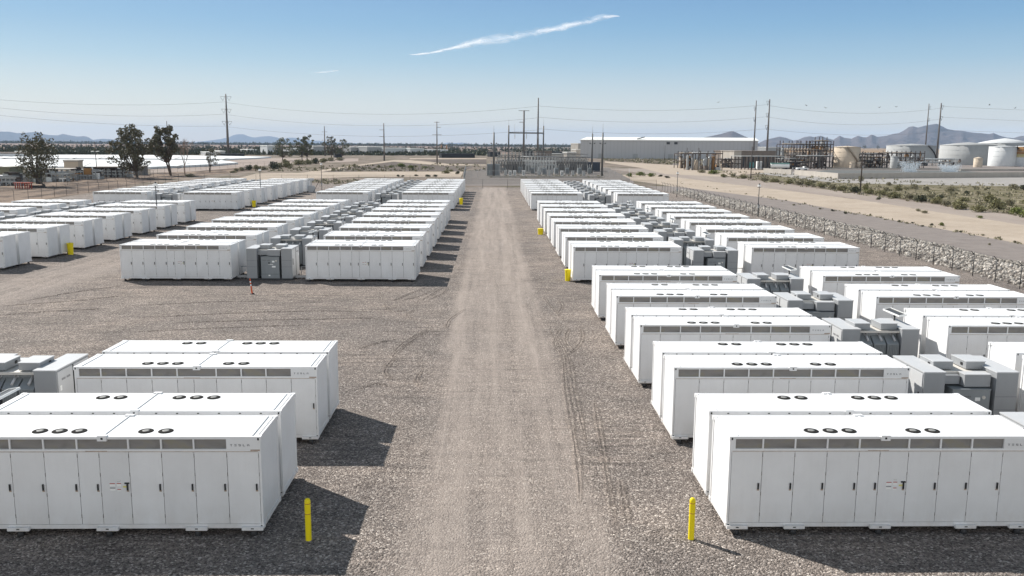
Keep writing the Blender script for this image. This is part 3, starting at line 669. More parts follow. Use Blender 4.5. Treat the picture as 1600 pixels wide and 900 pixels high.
tpole(683,256,190,[(191,1.5,1.5),(199,0,2.2),(210.5,2.6,2.6)],'slim power pole with short arms at the ploughed field',.45,.22,ins=False)
tpole(818,262,172.5,[(173,2.6,2.6),(191,2.2,0)],'thick pole with a T shaped top inside the substation',.55,.38,ins=False)
for (u,v,vt,lb) in ((1173,279,229,'dark wooden pole at the scrub in front of the brown block building'),(1344,299.5,236,'dark wooden pole in the scrub in front of the tan tank'),(1072.5,265,231,'left dark wooden pole by the pipe yard'),(1090.5,268.5,231,'right dark wooden pole by the pipe yard'),(1038.5,250,227,'short dark pole in front of the long warehouse'),(151,264,222,'thin dark pole in front of the white reservoir covers'),(264.5,262,189,'thin pole hidden in the crown of the eucalyptus')):
    tpole(u,v,vt,[],lb,.17,.12,'woodpole',False,'plain wooden poles','utility_pole')
def wire(A,vA,uA,B,vB,uB,vmid,label):
    zA=at(uA,vA,Y=A[1])[2]; zB=at(uB,vB,Y=B[1])[2]; a=Vector((A[0],A[1],zA)); c=Vector((B[0],B[1],zB))
    n=18; md=(a+c)/2; um=(uA+uB)/2; zm=at(um,vmid,Y=md.y)[2]; sag=md.z-zm
    P=[a.lerp(c,i/n)-Vector((0,0,4*sag*(i/n)*(1-i/n))) for i in range(n+1)]
    m=MB()
    for p,q in zip(P,P[1:]): m.tube(p,q,.085,n=4,cap=False)
    tag(m.build('power_line',M['wire']),label,'power line','sagging transmission wires')
PX=(-560,560); PY=(420,600)
lv=['top','middle','bottom']
PX_=at(-60,240,Y=620)[:2]; PY_=at(1760,240,Y=760)[:2]
for k,(a,c,s) in enumerate(((150,159,163.5),(161,178,180),(173,197,193))): wire(PX_,a,-60,PA,c,353,s,f'{lv[k]} wire from the left edge to the three armed pole')
for k,(a,c,s) in enumerate(((160,166,178.5),(179,184,196.5),(198,203,213))): wire(PA,a,354,PB,c,840,s,f'{lv[k]} wire from the three armed pole to the bare substation pole')
for k,(a,c,s) in enumerate(((165.5,163,172.5),(183,182,191),(201,201,209))): wire(PB,a,840,PD,c,1202,s,f'{lv[k]} wire over the long warehouse roof')
for k,(a,c,s) in enumerate(((165,169,177),(183,186,195),(202,206,211))): wire(PD,a,1202,PF,c,1470,s,f'{lv[k]} wire in front of the right mountains')
for k,(a,c,s) in enumerate(((166,178,173),(183,196,190),(203,213,208.5))): wire(PF,a,1471,PY_,c,1760,s,f'{lv[k]} wire leaving the right edge of the photo')
# =================================================================== foliage
def leafmat(name,a,c):
    b=NB(name); n=b.noise(b.pos(),.9,3,.6); col=b.ramp(n,[(.3,a),(.7,c)])
    return b.out(col,.65,0,.2)
M['euc']=leafmat('eucalyptus_leaves',(.075,.073,.043),(.17,.155,.10))
M['euc2']=leafmat('olive_leaves',(.07,.075,.038),(.15,.15,.08))
M['dkleaf']=leafmat('dark_leaves',(.04,.048,.028),(.09,.095,.05))
M['bush']=leafmat('bush_leaves',(.13,.13,.06),(.26,.235,.12))
M['sage']=leafmat('sage_leaves',(.18,.165,.105),(.32,.29,.19))
M['brt']=leafmat('bright_weeds',(.10,.13,.03),(.22,.24,.07))
M['bare']=paint('bare_twigs',(.30,.22,.17),.8,.2)
M['bark']=paint('tree_bark',(.11,.085,.065),.85,.3,3)
def leaves(C,R,n,size,up=.3):
    """n leaf faces spread through clumps centred at C with radii R"""
    C=np.asarray(C,float);R=np.asarray(R,float); w=R.prod(1)**(2/3); idx=rng.choice(len(C),n,p=w/w.sum())
    d=rng.normal(0,1,(n,3)); d/=np.linalg.norm(d,axis=1)[:,None]; rad=rng.uniform(.25,1,n)**.5
    P=C[idx]+d*R[idx]*rad[:,None]
    a=rng.normal(0,1,(n,3)); a/=np.linalg.norm(a,axis=1)[:,None]; b=np.cross(a,rng.normal(0,1,(n,3))); b/=np.linalg.norm(b,axis=1)[:,None]
    s=size*rng.uniform(.5,1.3,n)[:,None]
    V=np.stack([P-a*s,P+b*s*.5,P+a*s,P-b*s*.5],1).reshape(-1,3); F=np.arange(4*n).reshape(n,4)
    return V,F
def tree(u,v,vt,u0,u1,label,nleaf,mat,crownlow=.45,nc=16,lsize=None,droop=0,trunks=1,group='eucalyptus trees by the reservoir',name='eucalyptus_tree',cat='tree',lean=0):
    X,Y,_=at(u,v); H=at(u,vt,Y=Y)[2]; s=Y/CF; xl=(u0-u)*s; xr=(u1-u)*s; wd=(xr-xl)/2; cx=(xr+xl)/2
    r=empty(name,(X,Y,0)); C=[];Rr=[]; nc=int(nc*1.6)
    t=MB(); top=[]
    for k in range(nc):
        f=(k+.5)/nc; z=H*(crownlow+(1-crownlow)*f*.94); env=math.sin(math.pi*min(.98,max(.12,.22+.72*(z/H-crownlow)/(1-crownlow))))**.6
        ang=k*2.4+random.uniform(-.5,.5); rr=wd*env*random.uniform(.3,.98)
        c=(cx+math.cos(ang)*rr,math.sin(ang)*rr*.8,z-random.uniform(0,.04)*H); cr=wd*random.uniform(.15,.30)
        C.append(c);Rr.append((cr,cr,cr*random.uniform(.6,.9)+droop*wd*.35))
    b0=Vector((0,0,0)); fork=Vector((cx*.3+lean,0,H*crownlow*.62))
    for j in range(trunks):
        f0=fork+Vector((random.uniform(-1,1)*(trunks-1)*wd*.12,0,0))
        t.tube(b0,f0,H*.022,H*.015,7)
        for c in C[j::trunks]:
            c=Vector(c); md=f0.lerp(c,.5)+Vector((0,0,-.04*H)); t.tube(f0,md,H*.010,H*.006,5,cap=False); t.tube(md,c,H*.006,H*.002,5,cap=False)
    t.build('trunk',M['bark'],r)
    V,F=leaves(C,Rr,int(nleaf*.8),lsize or H*.024)
    o=bpy.data.objects.new('crown',fastmesh('crown',V,F,[mat])); LINK(o); o.parent=r
    tag(r,label,cat,group)
tree(70,291,214,28,91,'drooping dark eucalyptus left of the others, beside the red frame',4200,M['euc'],.30,22,droop=.9,lean=-1.5)
tree(215,278,196,174,242,'tall twin trunk eucalyptus left of the thin pole',5200,M['euc'],.22,26,trunks=2)
tree(267,274,193,232,284,'tall rounded eucalyptus with a forked pale trunk',4600,M['euc'],.40,22,trunks=2)
tree(328,269,232,316,346,'small forked tree right of the bare one',1500,M['euc'],.40,10,trunks=2)
tree(441.5,251,214,427,458,'rounded tree standing in the low green bushes',2600,M['euc2'],.22,15,group='trees left of centre')
tree(472,251,213,458,486,'left one of two trees growing into each other',2300,M['euc2'],.25,14,group='trees left of centre')
tree(480,251,210,466,493,'right one of two trees growing into each other',2300,M['euc2'],.25,14,group='trees left of centre')
tree(518,247,211,505,530,'dense tree just right of the power pole',2400,M['euc'],.22,14,group='trees left of centre')
tree(534,247,216,524,548,'grey green tree, rightmost of the group',2000,M['euc2'],.2,12,group='trees left of centre')
# bare tree
X,Y,_=at(289,273.5); r=empty('bare_tree',(X,Y,0)); t=MB(); H=at(289,200,Y=Y)[2]
def branch(p,d,L,rad,k):
    q=p+d*L; t.tube(p,q,rad,rad*.6,5,cap=False)
    if k:
        for _ in range(3): 
            dd=(d+Vector((random.uniform(-.5,.5),random.uniform(-.5,.5),random.uniform(0,.3)))).normalized(); branch(q-d*L*random.uniform(0,.4),dd,L*random.uniform(.6,.85),rad*.6,k-1)
branch(Vector((0,0,0)),Vector((0,0,1)),H*.28,H*.014,5)
t.build('trunk',M['bare'],r); tag(r,'leafless pinkish tree between the eucalyptus and the small forked tree','tree','eucalyptus trees by the reservoir')
def mkshrub(n,mat,seed):
    k=9;C=[];Rr=[]
    for i in range(k):
        a=rng.uniform(0,6.28);q=rng.uniform(0,.6);C.append((math.cos(a)*q,math.sin(a)*q,rng.uniform(.25,.7)*(1-q*.5)));c=rng.uniform(.28,.45);Rr.append((c,c,c*.8))
    V,F=leaves(C,Rr,n,.085); V[:,2]=np.abs(V[:,2]); return fastmesh('shrub',V,F,[mat])
SH=[mkshrub(700,M[m],0) for m in('bush','sage','dkleaf','bush','sage','brt')]
STEM=MB()
for i in range(6): STEM.tube((0,0,0),(math.cos(i)*.35,math.sin(i)*.35,.5),.02,.008,4)
stem_me=STEM.mesh('stem',M['bark'])
NTH=['first','second','third','fourth','fifth','sixth','seventh','eighth','ninth','tenth','eleventh','twelfth','thirteenth','fourteenth','fifteenth','sixteenth','seventeenth','eighteenth','nineteenth','twentieth','twenty-first','twenty-second','twenty-third','twenty-fourth','twenty-fifth']
def ranked(L,key=lambda t:0):
    """(item, its place from the left among those of its kind)"""
    out=[]
    for t in L: out.append((t,NTH[sorted(q[0] for q in L if key(q)==key(t)).index(t[0])]))
    return out
def shrub(x,y,w_,h,mi,label,group):
    r=empty('shrub',(x,y,0),random.uniform(0,6)); r.scale=(w_,w_,h)
    o=bpy.data.objects.new('foliage',SH[mi]); LINK(o); o.parent=r
    o=bpy.data.objects.new('stem',stem_me); LINK(o); o.parent=r
    tag(r,label,'shrub',group)
# right scrub belt: (u, v of base, width px, height px, kind)
RS=[(1560,327,34,25,0),(1590,335,26,17,5),(1530,331,30,16,3),(1499,327,34,20,0),(1478,322,24,14,4),(1462,318,26,16,0),(1440,315,30,15,2),(1420,311,24,12,4),(1398,309,28,14,0),(1378,305,24,12,3),(1358,303,22,12,0),(1336,301,26,14,2),(1318,298,24,12,0),(1300,295,22,11,4),(1282,293,24,12,3),(1264,290,20,10,0),(1248,289,22,11,1),(1232,287,20,10,0),(1212,285,18,9,3),(1196,283,20,9,1),(1578,321,22,14,4),(1547,316,24,18,0),(1484,301,18,14,1),(1430,296,18,12,1),(1448,297,14,9,4),(1402,298,18,14,0),(1510,304,14,9,2),(1600,297,30,12,2),(1585,296,22,12,1),(1528,304,12,8,4),(1415,296,12,6,1),(1160,279,18,8,0),(1146,276,14,7,4),(1115,272,26,9,5),(1130,277,16,8,3),(1098,270,18,7,1),(1345,283,12,12,1),(1352,297,14,16,0),(1389,290,12,8,4),(1603,318,20,13,0),(1374,312,10,6,2),(1505,315,20,11,3),(1610,340,30,20,5),(1453,309,16,9,1),(1384,298,14,9,1),(1470,311,16,9,2),(1295,289,14,7,1),(1270,286,14,6,4)]
for ((u,v,wp,hp,k),nth) in ranked(RS,lambda t:('g','s','d','g','s','b')[t[4]]):
    X,Y,_=at(u,v); s=Y/CF
    kn=['olive green','dusty sage','dark','olive green','dusty sage','bright yellow green'][k]
    shrub(X,Y,wp*s*.62,hp*s*.85,k,f"{kn} desert shrub beyond the dirt track, {nth} from the left of that colour",f'{kn} shrubs in the right scrub belt')
for ((u,v,wp,hp,k),nth) in ranked([(982,276,12,7,5),(1000,275,18,8,5),(1016,276,16,7,5),(1033,276,10,4,2),(1041,278,12,4,2)]):
    X,Y,_=at(u,v); s=Y/CF; shrub(X,Y,wp*s*.62,hp*s,k,f'low green bush on the sand right of the substation, {nth} from the left','bushes right of the substation')
for ((u,v,wp,hp,k),nth) in ranked([(390,266,18,10,2),(402,265,18,9,0),(426,264,20,14,2),(447,256,18,9,0),(450,262,24,12,0),(436,262,20,10,3),(466,258,22,11,3),(480,257,20,10,0),(493,256,20,11,2),(505,254,20,9,3),(516,252,18,7,1),(530,251,18,6,1),(412,266,14,6,4),(378,267,14,7,1),(370,268,12,6,4),(365,270,14,4,0),(297,276,20,6,0)]):
    X,Y,_=at(u,v); s=Y/CF; shrub(X,Y,wp*s*.6,hp*s,k,f'bush in the low hedge under the left centre trees, {nth} from the left','bushes under the left centre trees')
for ((u,v,wp,hp,k),nth) in ranked([(696,271,18,6,0),(705,268,10,4,0),(716,272,10,6,2),(668,276,14,4,2),(650,275,10,3,2),(680,276,12,4,2),(622,276,8,4,2),(630,276,8,3,2),(640,263,16,6,5),(625,261,18,7,5),(612,262,10,4,5),(645,266,8,4,2),(665,263,14,4,5),(592,262,8,5,0),(553,260,10,5,0),(586,265,8,3,2),(560,262,8,3,1)]):
    X,Y,_=at(u,v); s=Y/CF; shrub(X,Y,wp*s*.6,hp*s,k,f'low weed clump around the ploughed field, {nth} from the left','weeds around the ploughed field')
for ((u,v,wp,hp,k),nth) in ranked([(1225,347,7,4,0),(1288,363,8,5,5),(1510,396,8,5,5),(1470,353,10,7,5),(1456,352,9,4,2),(1442,354,8,3,2),(1425,349,6,3,2),(1360,337,6,4,4),(1320,334,8,4,2),(1300,330,8,4,2),(1281,327,7,3,4),(1240,321,6,3,1),(1405,347,6,4,2),(1500,363,6,3,2),(1535,368,8,3,1),(1546,383,6,4,1),(1585,379,7,4,2),(1445,333,16,5,4),(1435,330,10,5,1),(1532,341,12,5,5),(1353,300,12,6,5),(1495,362,8,4,1)]):
    X,Y,_=at(u,v); s=Y/CF
    shrub(X,Y,wp*s*.6,hp*s,k,f'small weed tuft along the sand strip, {nth} from the left','weed tufts along the sand strip')
# countless ground cover
def tufts(name,label,gen,n,size,mat):
    P=np.array([gen() for _ in range(n)]); k=7; P=np.repeat(P,k,0); m_=len(P); s=np.repeat(size*rng.uniform(.4,1.5,n),k)[:,None]
    P=P+rng.normal(0,1,(m_,3))*s*[.9,.9,0]; a=rng.normal(0,1,(m_,3));a[:,2]=0;a/=np.linalg.norm(a,axis=1)[:,None]
    up=np.array([0,0,1])+rng.normal(0,.5,(m_,3)); V=np.stack([P-a*s*.6,P+a*s*.6,P+a*s*.3+up*s,P-a*s*.3+up*s],1).reshape(-1,3)
    o=bpy.data.objects.new(name,fastmesh(name,V,np.arange(4*m_).reshape(-1,4),[mat])); LINK(o); tag(o,label,'ground cover',kind='stuff')
def inpx(u0,u1,f0,f1):
    def g():
        u=random.uniform(u0,u1); return (*at(u,random.uniform(f0(u),f1(u)))[:2],0)
    return g
lerp=lambda u,a,b,c,d:c+(d-c)*(u-a)/(b-a)
tufts('scrub_growth','low dry scrub spread over the flat land right of the dirt track',inpx(1130,1640,lambda u:lerp(u,1130,1640,267,292),lambda u:lerp(u,1130,1640,276,344)),800,.26,M['sage'])
tufts('weed_growth','sparse low weeds along the edges of the sand strip',inpx(1060,1640,lambda u:lerp(u,1197,1600,309,381)-1.5,lambda u:lerp(u,1197,1600,309,381)+1.5),110,.12,M['sage'])
tufts('dry_grass','dry yellow grass between the substation and the warehouse',inpx(940,1130,lambda u:lerp(u,940,1130,244,250),lambda u:lerp(u,940,1130,251,262)),900,.45,M['sage'])
tufts('field_weeds','sparse weeds over the field left of the substation',inpx(400,760,lambda u:262-(u-400)*.02,lambda u:268),260,.4,M['sage'])
tufts('verge_grass','grass tufts around the foot of the substation wall',inpx(765,950,lambda u:274,lambda u:278),120,.2,M['sage'])
tufts('fence_weeds','dry weeds behind the farthest left containers',inpx(480,560,lambda u:281,lambda u:288),70,.3,M['sage'])
# far tree line
def fartrees():
    out=[]
    for i in range(64):
        u=540+i*6.3+random.uniform(-3,3) if i<62 else 1200+i*3
        if 905<u<1195: continue
        out.append((u,random.uniform(222,224.6)+ (u-700)*.005,random.uniform(5,14)))
    for u in(10,32,75,102,118,135,150,300,310,322,345,375,395,398,1255,1262,1236,1350,1372,1395,1540): out.append((u,(220.5 if u<200 else 222 if u<500 else 224.5),random.uniform(4,9)))
    return out
FT=mkshrub(220,M['dkleaf'],3)
for (u,vt,wp) in fartrees():
    base=225.5+(u-800)*.0069+5.2; X,Y,_=at(u,base); s=Y/CF; h=at(u,vt,Y=Y)[2]
    r=empty('distant_tree',(X,Y,0),random.uniform(0,6)); r.scale=(wp*s*.55,wp*s*.55,h*.75)
    o=bpy.data.objects.new('crown',FT); LINK(o); o.parent=r; o.location=(0,0,.28)
    o=bpy.data.objects.new('trunk',stem_me); LINK(o); o.parent=r
    tag(r,'small dark horizon tree '+('left of the tall three armed pole' if u<357 else 'between the tall pole and the pole right of the trees' if u<600 else 'between the two slim poles left of the substation' if u<683 else 'between the slim pole and the substation masts' if u<771 else 'seen over the substation, left of the warehouse' if u<910 else 'below the right mountains'),'tree','trees on the far horizon')
tufts('distant_woodland','low dark line of far trees and scrub along the horizon',inpx(-40,905,lambda u:227.5+(u-800)*.0069,lambda u:229.5+(u-800)*.0069),2600,5.5,M['dkleaf'])
tufts('distant_scrub','dark hedge and scrub line beyond the reservoirs',inpx(-40,760,lambda u:238.5+(u-800)*.003,lambda u:243.5+(u-800)*.003),3600,1.5,M['dkleaf'])
tufts('distant_scrub','patchy dark scrub over the brown plain under the horizon',inpx(-40,905,lambda u:230.5+(u-800)*.005,lambda u:238+(u-800)*.003),1500,2.0,M['dkleaf'])
tufts('distant_woodland','low far trees in front of the right mountains',inpx(1180,1640,lambda u:229.5+(u-1200)*.0069,lambda u:231+(u-1200)*.0069),700,3,M['dkleaf'])
# =================================================================== reservoir covers
M['cover']=paint('white_floating_cover',(.74,.75,.74),.5,.05,.05)
M['bluew']=paint('blue_grey_channel',(.20,.25,.29),.3,.1,.05)
M['coverseam']=paint('cover_seam_grey',(.42,.42,.40),.7,.1)
M['conc']=paint('pale_concrete',(.42,.385,.34),.8,.12,.4)
M['tanpaint']=paint('tan_tank_paint',(.56,.47,.37),.75,.05,1.5,spec=.1)
M['greytank']=paint('light_grey_tank_paint',(.36,.365,.36),.8,.06,1.2,spec=.1)
M['whitetank']=paint('white_tank_paint',(.58,.59,.59),.8,.06,1.2,spec=.1)
M['brownsteel']=paint('brown_structural_steel',(.055,.042,.036),.7,.2,1)
M['brownblk']=paint('brown_block_wall',(.20,.165,.14),.85,.15,.8)
M['warewall']=paint('grey_warehouse_panel',(.46,.46,.465),.6,.04,.03)
M['wareroof']=paint('white_membrane_roof',(.80,.80,.76),.6,.03,.05)
M['navy']=paint('dark_blue_wall',(.035,.045,.065),.5,.2)
M['liner']=paint('dark_pond_liner',(.13,.13,.12),.7,.2,.1)
M['green']=paint('olive_tank_paint',(.20,.19,.13),.6,.1)
M['teal']=paint('teal_paint',(.16,.36,.33),.5,.1)
M['redp']=paint('red_paint',(.38,.07,.04),.6,.1)
M['glassd']=paint('dark_window_glass',(.03,.04,.05),.15,.1)
M['ruststain']=paint('rust_brown_band',(.30,.16,.06),.8,.25,.6)
M['ochre']=paint('ochre_band',(.48,.40,.20),.7,.2,.6)
def cover(px,label,hgt=.9):
    P=[at(u,v)[:2] for u,v in px]; r=empty('reservoir_cover',(0,0,0)); n=len(P); m=MB()
    m.face([(x,y,hgt) for x,y in P])
    for i in range(n): a,c=P[i],P[(i+1)%n]; m.face([(*a,0),(*c,0),(*c,hgt),(*a,hgt)])
    m.build('membrane',M['cover'],r)
    return tag(r,label,'reservoir cover','white covered reservoirs'),r
c,r=cover([(-80,251.5),(150,251.5),(345,252.5),(372,256.5),(335,259.5),(235,264),(120,263.5),(-80,263.5)],'near white reservoir cover behind the left pipework')
for (a,c_) in (((55,262),(38,252)),((128,261),(143,254)),((30,263),(-30,256)),((214,262),(240,254)),((275,260),(300,254)),((90,256),(105,251.8))):
    MB().bar(Vector(at(*a,z=.95)),Vector(at(*c_,z=.95)),.7,.12).build('seam_weight',M['coverseam'],r)
c,r=cover([(-80,244.5),(80,243.6),(200,243.8),(330,245),(424,246.8),(400,248.5),(345,250.7),(150,249.5),(-80,249.5)],'far white reservoir cover beyond the blue grey channel')
for (a,c_) in (((108,248.5),(128,244)),((150,248.5),(164,244.3)),((270,249),(282,245)),((0,248),(20,244.5)),((345,249.5),(358,246.5))):
    MB().bar(Vector(at(*a,z=.95)),Vector(at(*c_,z=.95)),1.1,.15).build('seam_weight',M['coverseam'],r)
psheet('reservoir_water',[(-80,249.7),(150,249.7),(345,250.8),(345,252.3),(150,251.3),(-80,251.3)],.1,M['bluew'])
psheet('reservoir_bank',[(345,250.5),(424,247),(560,247.5),(560,252),(430,258),(372,262),(300,268),(235,270),(235,264.5),(335,260),(373,256.6)],-.012,soil_mat('pink_bank_soil',(.26,.21,.18),(.36,.30,.26),.03))
# =================================================================== buildings
def block(name,u0,u1,vb,vt,depth,mat,label,cat='building',roof=None,rh=.5,parts=None,group=None,z0=0):
    """a building whose front foot runs between the surveyed points (u0,vb) and (u1,vb)"""
    A=Vector(at(u0,vb));B=Vector(at(u1,vb)); h=at(u0,vt,Y=A.y)[2]; L=(B-A).length; a=math.atan2(B.y-A.y,B.x-A.x)
    r=empty(name,A,a); MB().box(0,L,0,depth,-.1,h,0).build('wall',mat,r)
    MB().box(-.25,L+.25,-.25,depth+.25,h,h+rh,0).build('roof',roof or M['wareroof'],r)
    if parts: parts(r,L,h,depth)
    return tag(r,label,cat,group)
def doors(n,mat='dkmetal',f=.5,w_=.5):
    def g(r,L,h,d):
        for i in range(n): x=L*(i+.5)/n; MB().box(x-L/n*w_/2,x+L/n*w_/2,-.06,.0,.05,h*f,0).build('door',M[mat],r)
    return g
def windows(n,f0=.35,f1=.7,w_=.4,mat='glassd'):
    def g(r,L,h,d):
        for i in range(n):
            x=L*(i+.5)/n; fr=MB().box(x-L/n*w_/2-.1,x+L/n*w_/2+.1,-.05,.0,h*f0-.1,h*f1+.1,0).build('window',M['stick'],r)
            MB().box(x-L/n*w_/2,x+L/n*w_/2,-.09,-.0505,h*f0,h*f1,0).build('pane',M[mat],fr)
    return g
# long warehouse
A=Vector(at(911.5,0,Y=735));B=Vector(at(1196,0,Y=702));A.z=B.z=0;L=(B-A).length;an=math.atan2(B.y-A.y,B.x-A.x)
r=empty('warehouse',A,an); h=15.4
m=MB().box(0,L,0,95,-.2,h,0)
for k in range(1,46): m.box(L*k/46-.08,L*k/46+.08,-.07,-.001,0,h-.3,1)
m.build('wall',[M['warewall'],M['greytank']],r)
m=MB(); e=.6
m.v+=[(-e,-e,h),(L+e,-e,h),(L+e,47,h+2.6),(-e,47,h+2.6),(L+e,96,h),(-e,96,h),(-e,-e,h-.6),(L+e,-e,h-.6),(L+e,96,h-.6),(-e,96,h-.6)]
for f in((0,1,2,3),(3,2,4,5),(6,7,1,0),(7,8,4,2,1),(9,6,0,3,5),(8,9,5,4)): m.f.append(f);m.m.append(0);m.sm.append(False)
m.build('roof',M['wareroof'],r)
for x in(L*.505,L*.548): MB().box(x-1.3,x+1.3,-.5,-.08,h-3.4,h-1.6,0).build('vent_louver',M['dkmetal'],r)
MB().bar((L*.33,0,h+.8),(L*.36,20,h+2.6),.9,.6).build('roof_ladder',M['dkmetal'],r)
for k in range(3):
    x=L*(.12+.2*k); MB().box(x-2,x+2,-.12,0,0,4,0).build('dock_door',M['greytank'],r)
tag(r,'long pale grey warehouse with a white roof right of the substation','warehouse')
block('shed',903,911,244,224.5,14,M['conc'],'narrow pale lean-to at the left end of the long warehouse','building')
block('shed',1199,1222,247,230.5,26,M['greytank'],'small grey shed with white roof right of the long warehouse','building')
def blk_parts(r,L,h,d):
    for i in range(7): MB().box(L*(i+.3)/7,L*(i+.6)/7,-.05,0,.4,h*.75,0).build('door',M['dkmetal'],r)
block('block_building',1158,1211,262,236.5,30,M['brownblk'],'brown block building behind the long open shelter','building',roof=M['brownblk'],rh=.3,parts=blk_parts)
block('block_building',1146,1157.5,262,236.5,14,M['conc'],'pale left wing joined to the brown block building','building',roof=M['conc'],rh=.3)
def canopy(u0,u1,vb,vt,depth,label,n=9,mat='galv',roof='greytank'):
    A=Vector(at(u0,vb));B=Vector(at(u1,vb)); h=at(u0,vt,Y=A.y)[2]; L=(B-A).length; a=math.atan2(B.y-A.y,B.x-A.x)
    r=empty('open_shelter',A,a); MB().box(-.4,L+.4,-.4,depth+.4,h-.3,h,0).build('roof',M[roof],r)
    for i in range(n+1):
        for y in(0,depth): MB().box(L*i/n-.15,L*i/n+.15,y-.15,y+.15,0,h-.3,0).build('post',M[mat],r)
    return tag(r,label,'shelter')
canopy(1158,1224,265,243.6,10,'long open shelter along the brown block building',12,'brownsteel')
canopy(1260,1301,264,243,9,'open shelter left of the tan tank with red equipment beneath',7,'brownsteel')
canopy(1222,1262,262,247.5,8,'lower dark shelter under the big steel rack',6,'brownsteel')
canopy(34,108,281,263.8,9,'pale open shelter roof over the left pipework',8,'galv','conc')
canopy(149,192,277,260.5,5,'dark pergola frame right of the drooping eucalyptus',5,'brownsteel','brownblk')
block('hut',203,222.5,274,260.5,9,paint('grey_block',(.22,.205,.185),.85,.15,.8),'square grey block hut between two eucalyptus trees','building',rh=.15,roof=M['conc'])
block('hut',101,123,272,252.5,6,M['tanpaint'],'beige plant room with awning in the left pipework','building',roof=M['conc'])
block('hut',0,16.5,287,262,9,M['green'],'olive tank house at the left edge','building',roof=M['green'],rh=.2)
# town beyond
TW=[(-40,40,246.5,240,'dark low yard shed row at the far left'),(22,36,241,238,'tiny white roofed shed far left'),(95,120,240,237.5,'long low white roofed shed far left'),(142,160,240.5,237.8,'white roofed shed right of the far left row'),(322,335,242.5,238.6,'small white cabin left of the tall power pole'),(344,352,243,237,'narrow grey shed by the tall power pole'),(387,402,240,234.5,'pale roofed house behind the left centre trees'),(418,431,241.5,228.5,'tall white block left of the rounded tree'),(455,470,240,233,'white house between the rounded tree and its neighbour'),(490,506,240,229,'pale house left of the power pole'),(548,576,240.5,230.5,'pale workshop left of the long white sheds'),(574,600,241,230,'second pale workshop beside the long sheds'),(602,640,241.2,232.2,'left half of the long low white shed'),(641,662,241.4,232.8,'right half of the long low white shed'),(663,700,239,234.5,'low beige shed right of the long white shed')]
for (u0,u1,vb,vt,lb) in TW: block('distant_building',u0,u1,vb,vt,25,M['greytank'] if 'pale' in lb or 'grey' in lb else M['whitetank'],lb,'building',roof=M['wareroof'] if 'dark' not in lb else M['brownblk'],rh=.8,parts=doors(3,'dkmetal',.5,.3),group='buildings beyond the far scrub')
for (u0,u1,vb,vt,lb) in [(820,880,244,236.8,'dark railcars or screens behind the substation'),(766,782,245,237,'short dark wall left of the substation'),(690,742,246.5,240,'dark screened yard wall by the slim power pole'),(524,534,246,240.8,'black boxy shed under the dense tree'),(340,382,244,240.5,'dark low wall beside the tall power pole'),(0,29,246.3,241.2,'black screened wall at the left edge')]:
    block('dark_wall',u0,u1,vb,vt,6,M['black'],lb,'wall',roof=M['dkmetal'],rh=.2,group='dark walls before the far town')
for (u,lb) in((690,'left brown chimney'),(698,'right brown chimney')):
    X,Y,_=at(u,233); h=at(u,226,Y=Y)[2]; o=MB().lathe([(1.8,0),(1.4,h)],10).build('chimney',M['ruststain'],None,(X,Y,0)); tag(o,lb+' standing on the horizon right of the slim power pole','chimney')
# =================================================================== tanks
def tank(u0,u1,vb,vt,mat,label,cone=.06,extra=None,name='storage_tank',roof=None,n=48):
    um=(u0+u1)/2; X,Y,_=at(um,vb); rad=(u1-u0)/2*Y/CF; h=at(um,vt,Y=Y)[2]; Y+=rad; r=empty(name,(X*(Y/(Y-rad)),Y,0)); rad*=Y/(Y-rad); h=h
    m=MB().lathe([(rad,0),(rad,h)],n); 
    m.build('shell',mat,r)
    MB().lathe([(rad+.12,h-.15),(rad+.12,h+.05),(rad*.5,h+rad*cone),(.01,h+rad*cone*1.7)],n).build('roof',roof or mat,r)
    for k in range(1,4): MB().lathe([(rad+.01,h*k/4-.06),(rad+.05,h*k/4),(rad+.01,h*k/4+.06)],n).build('weld_band',mat,r)
    if extra: extra(r,rad,h)
    return tag(r,label,'tank','storage tanks on the right')
def stair(a0,a1,rail='brownsteel'):
    def g(r,rad,h):
        m=MB(); n=26; P=[]
        for i in range(n+1):
            a=math.radians(a0+(a1-a0)*i/n); P.append(Vector((math.cos(a)*(rad+.5),math.sin(a)*(rad+.5),h*(1-i/n))))
        for p,q in zip(P,P[1:]): m.bar(p,q,.8,.18); m.tube(p+Vector((0,0,1)),q+Vector((0,0,1)),.06,n=4); m.tube(p,p+Vector((0,0,1)),.05,n=4)
        m.build('spiral_stair',M[rail],r)
        MB().tube((rad*.55,-rad-.6,0),(rad*.55,-rad-.6,3.2),.9,.9,12).build('side_vessel',M['tanpaint'],r) if rail=='ochre2' else None
    return g
def bands(r,rad,h):
    for a,c,mt in((.82,.99,'ruststain'),(.62,.82,'ruststain'),(.46,.62,'ochre')): MB().lathe([(rad+.03,h*a),(rad+.03,h*c)],48).build('stained_band',M[mt],r)
M['ochre2']=paint('tan_brown_stair',(.26,.20,.14),.7,.1)
tank(1300.5,1341.5,262,229.8,M['tanpaint'],'tan storage tank with a diagonal stair across its front',.05,stair(-112,-42,'ochre2'))
tank(1327.5,1334.5,262.5,253.5,M['tanpaint'],'small tan vessel at the foot of the tan tank',.1,None,'vessel',n=16)
tank(1386,1457,253,227.5,M['greytank'],'wide grey tank left of the leaning pole pair',.05,stair(-75,-20))
tank(1470,1550,258,226.8,M['greytank'],'widest grey tank right of the leaning pole pair',.07,None)
tank(1529,1606,250,223.5,M['greytank'],'far grey tank with bright white domed roof',.12,None,roof=M['whitetank'])
tank(1545,1585,260,229,M['whitetank'],'white tank in front of the widest grey tank',.04,stair(-60,-5))
tank(1582,1626,260.5,229,M['whitetank'],'white tank with rust brown upper bands at the right edge',.04,bands)
tank(1521,1534,261.5,247.5,M['tanpaint'],'small tan upright tank before the widest grey tank',.2,None,n=24)
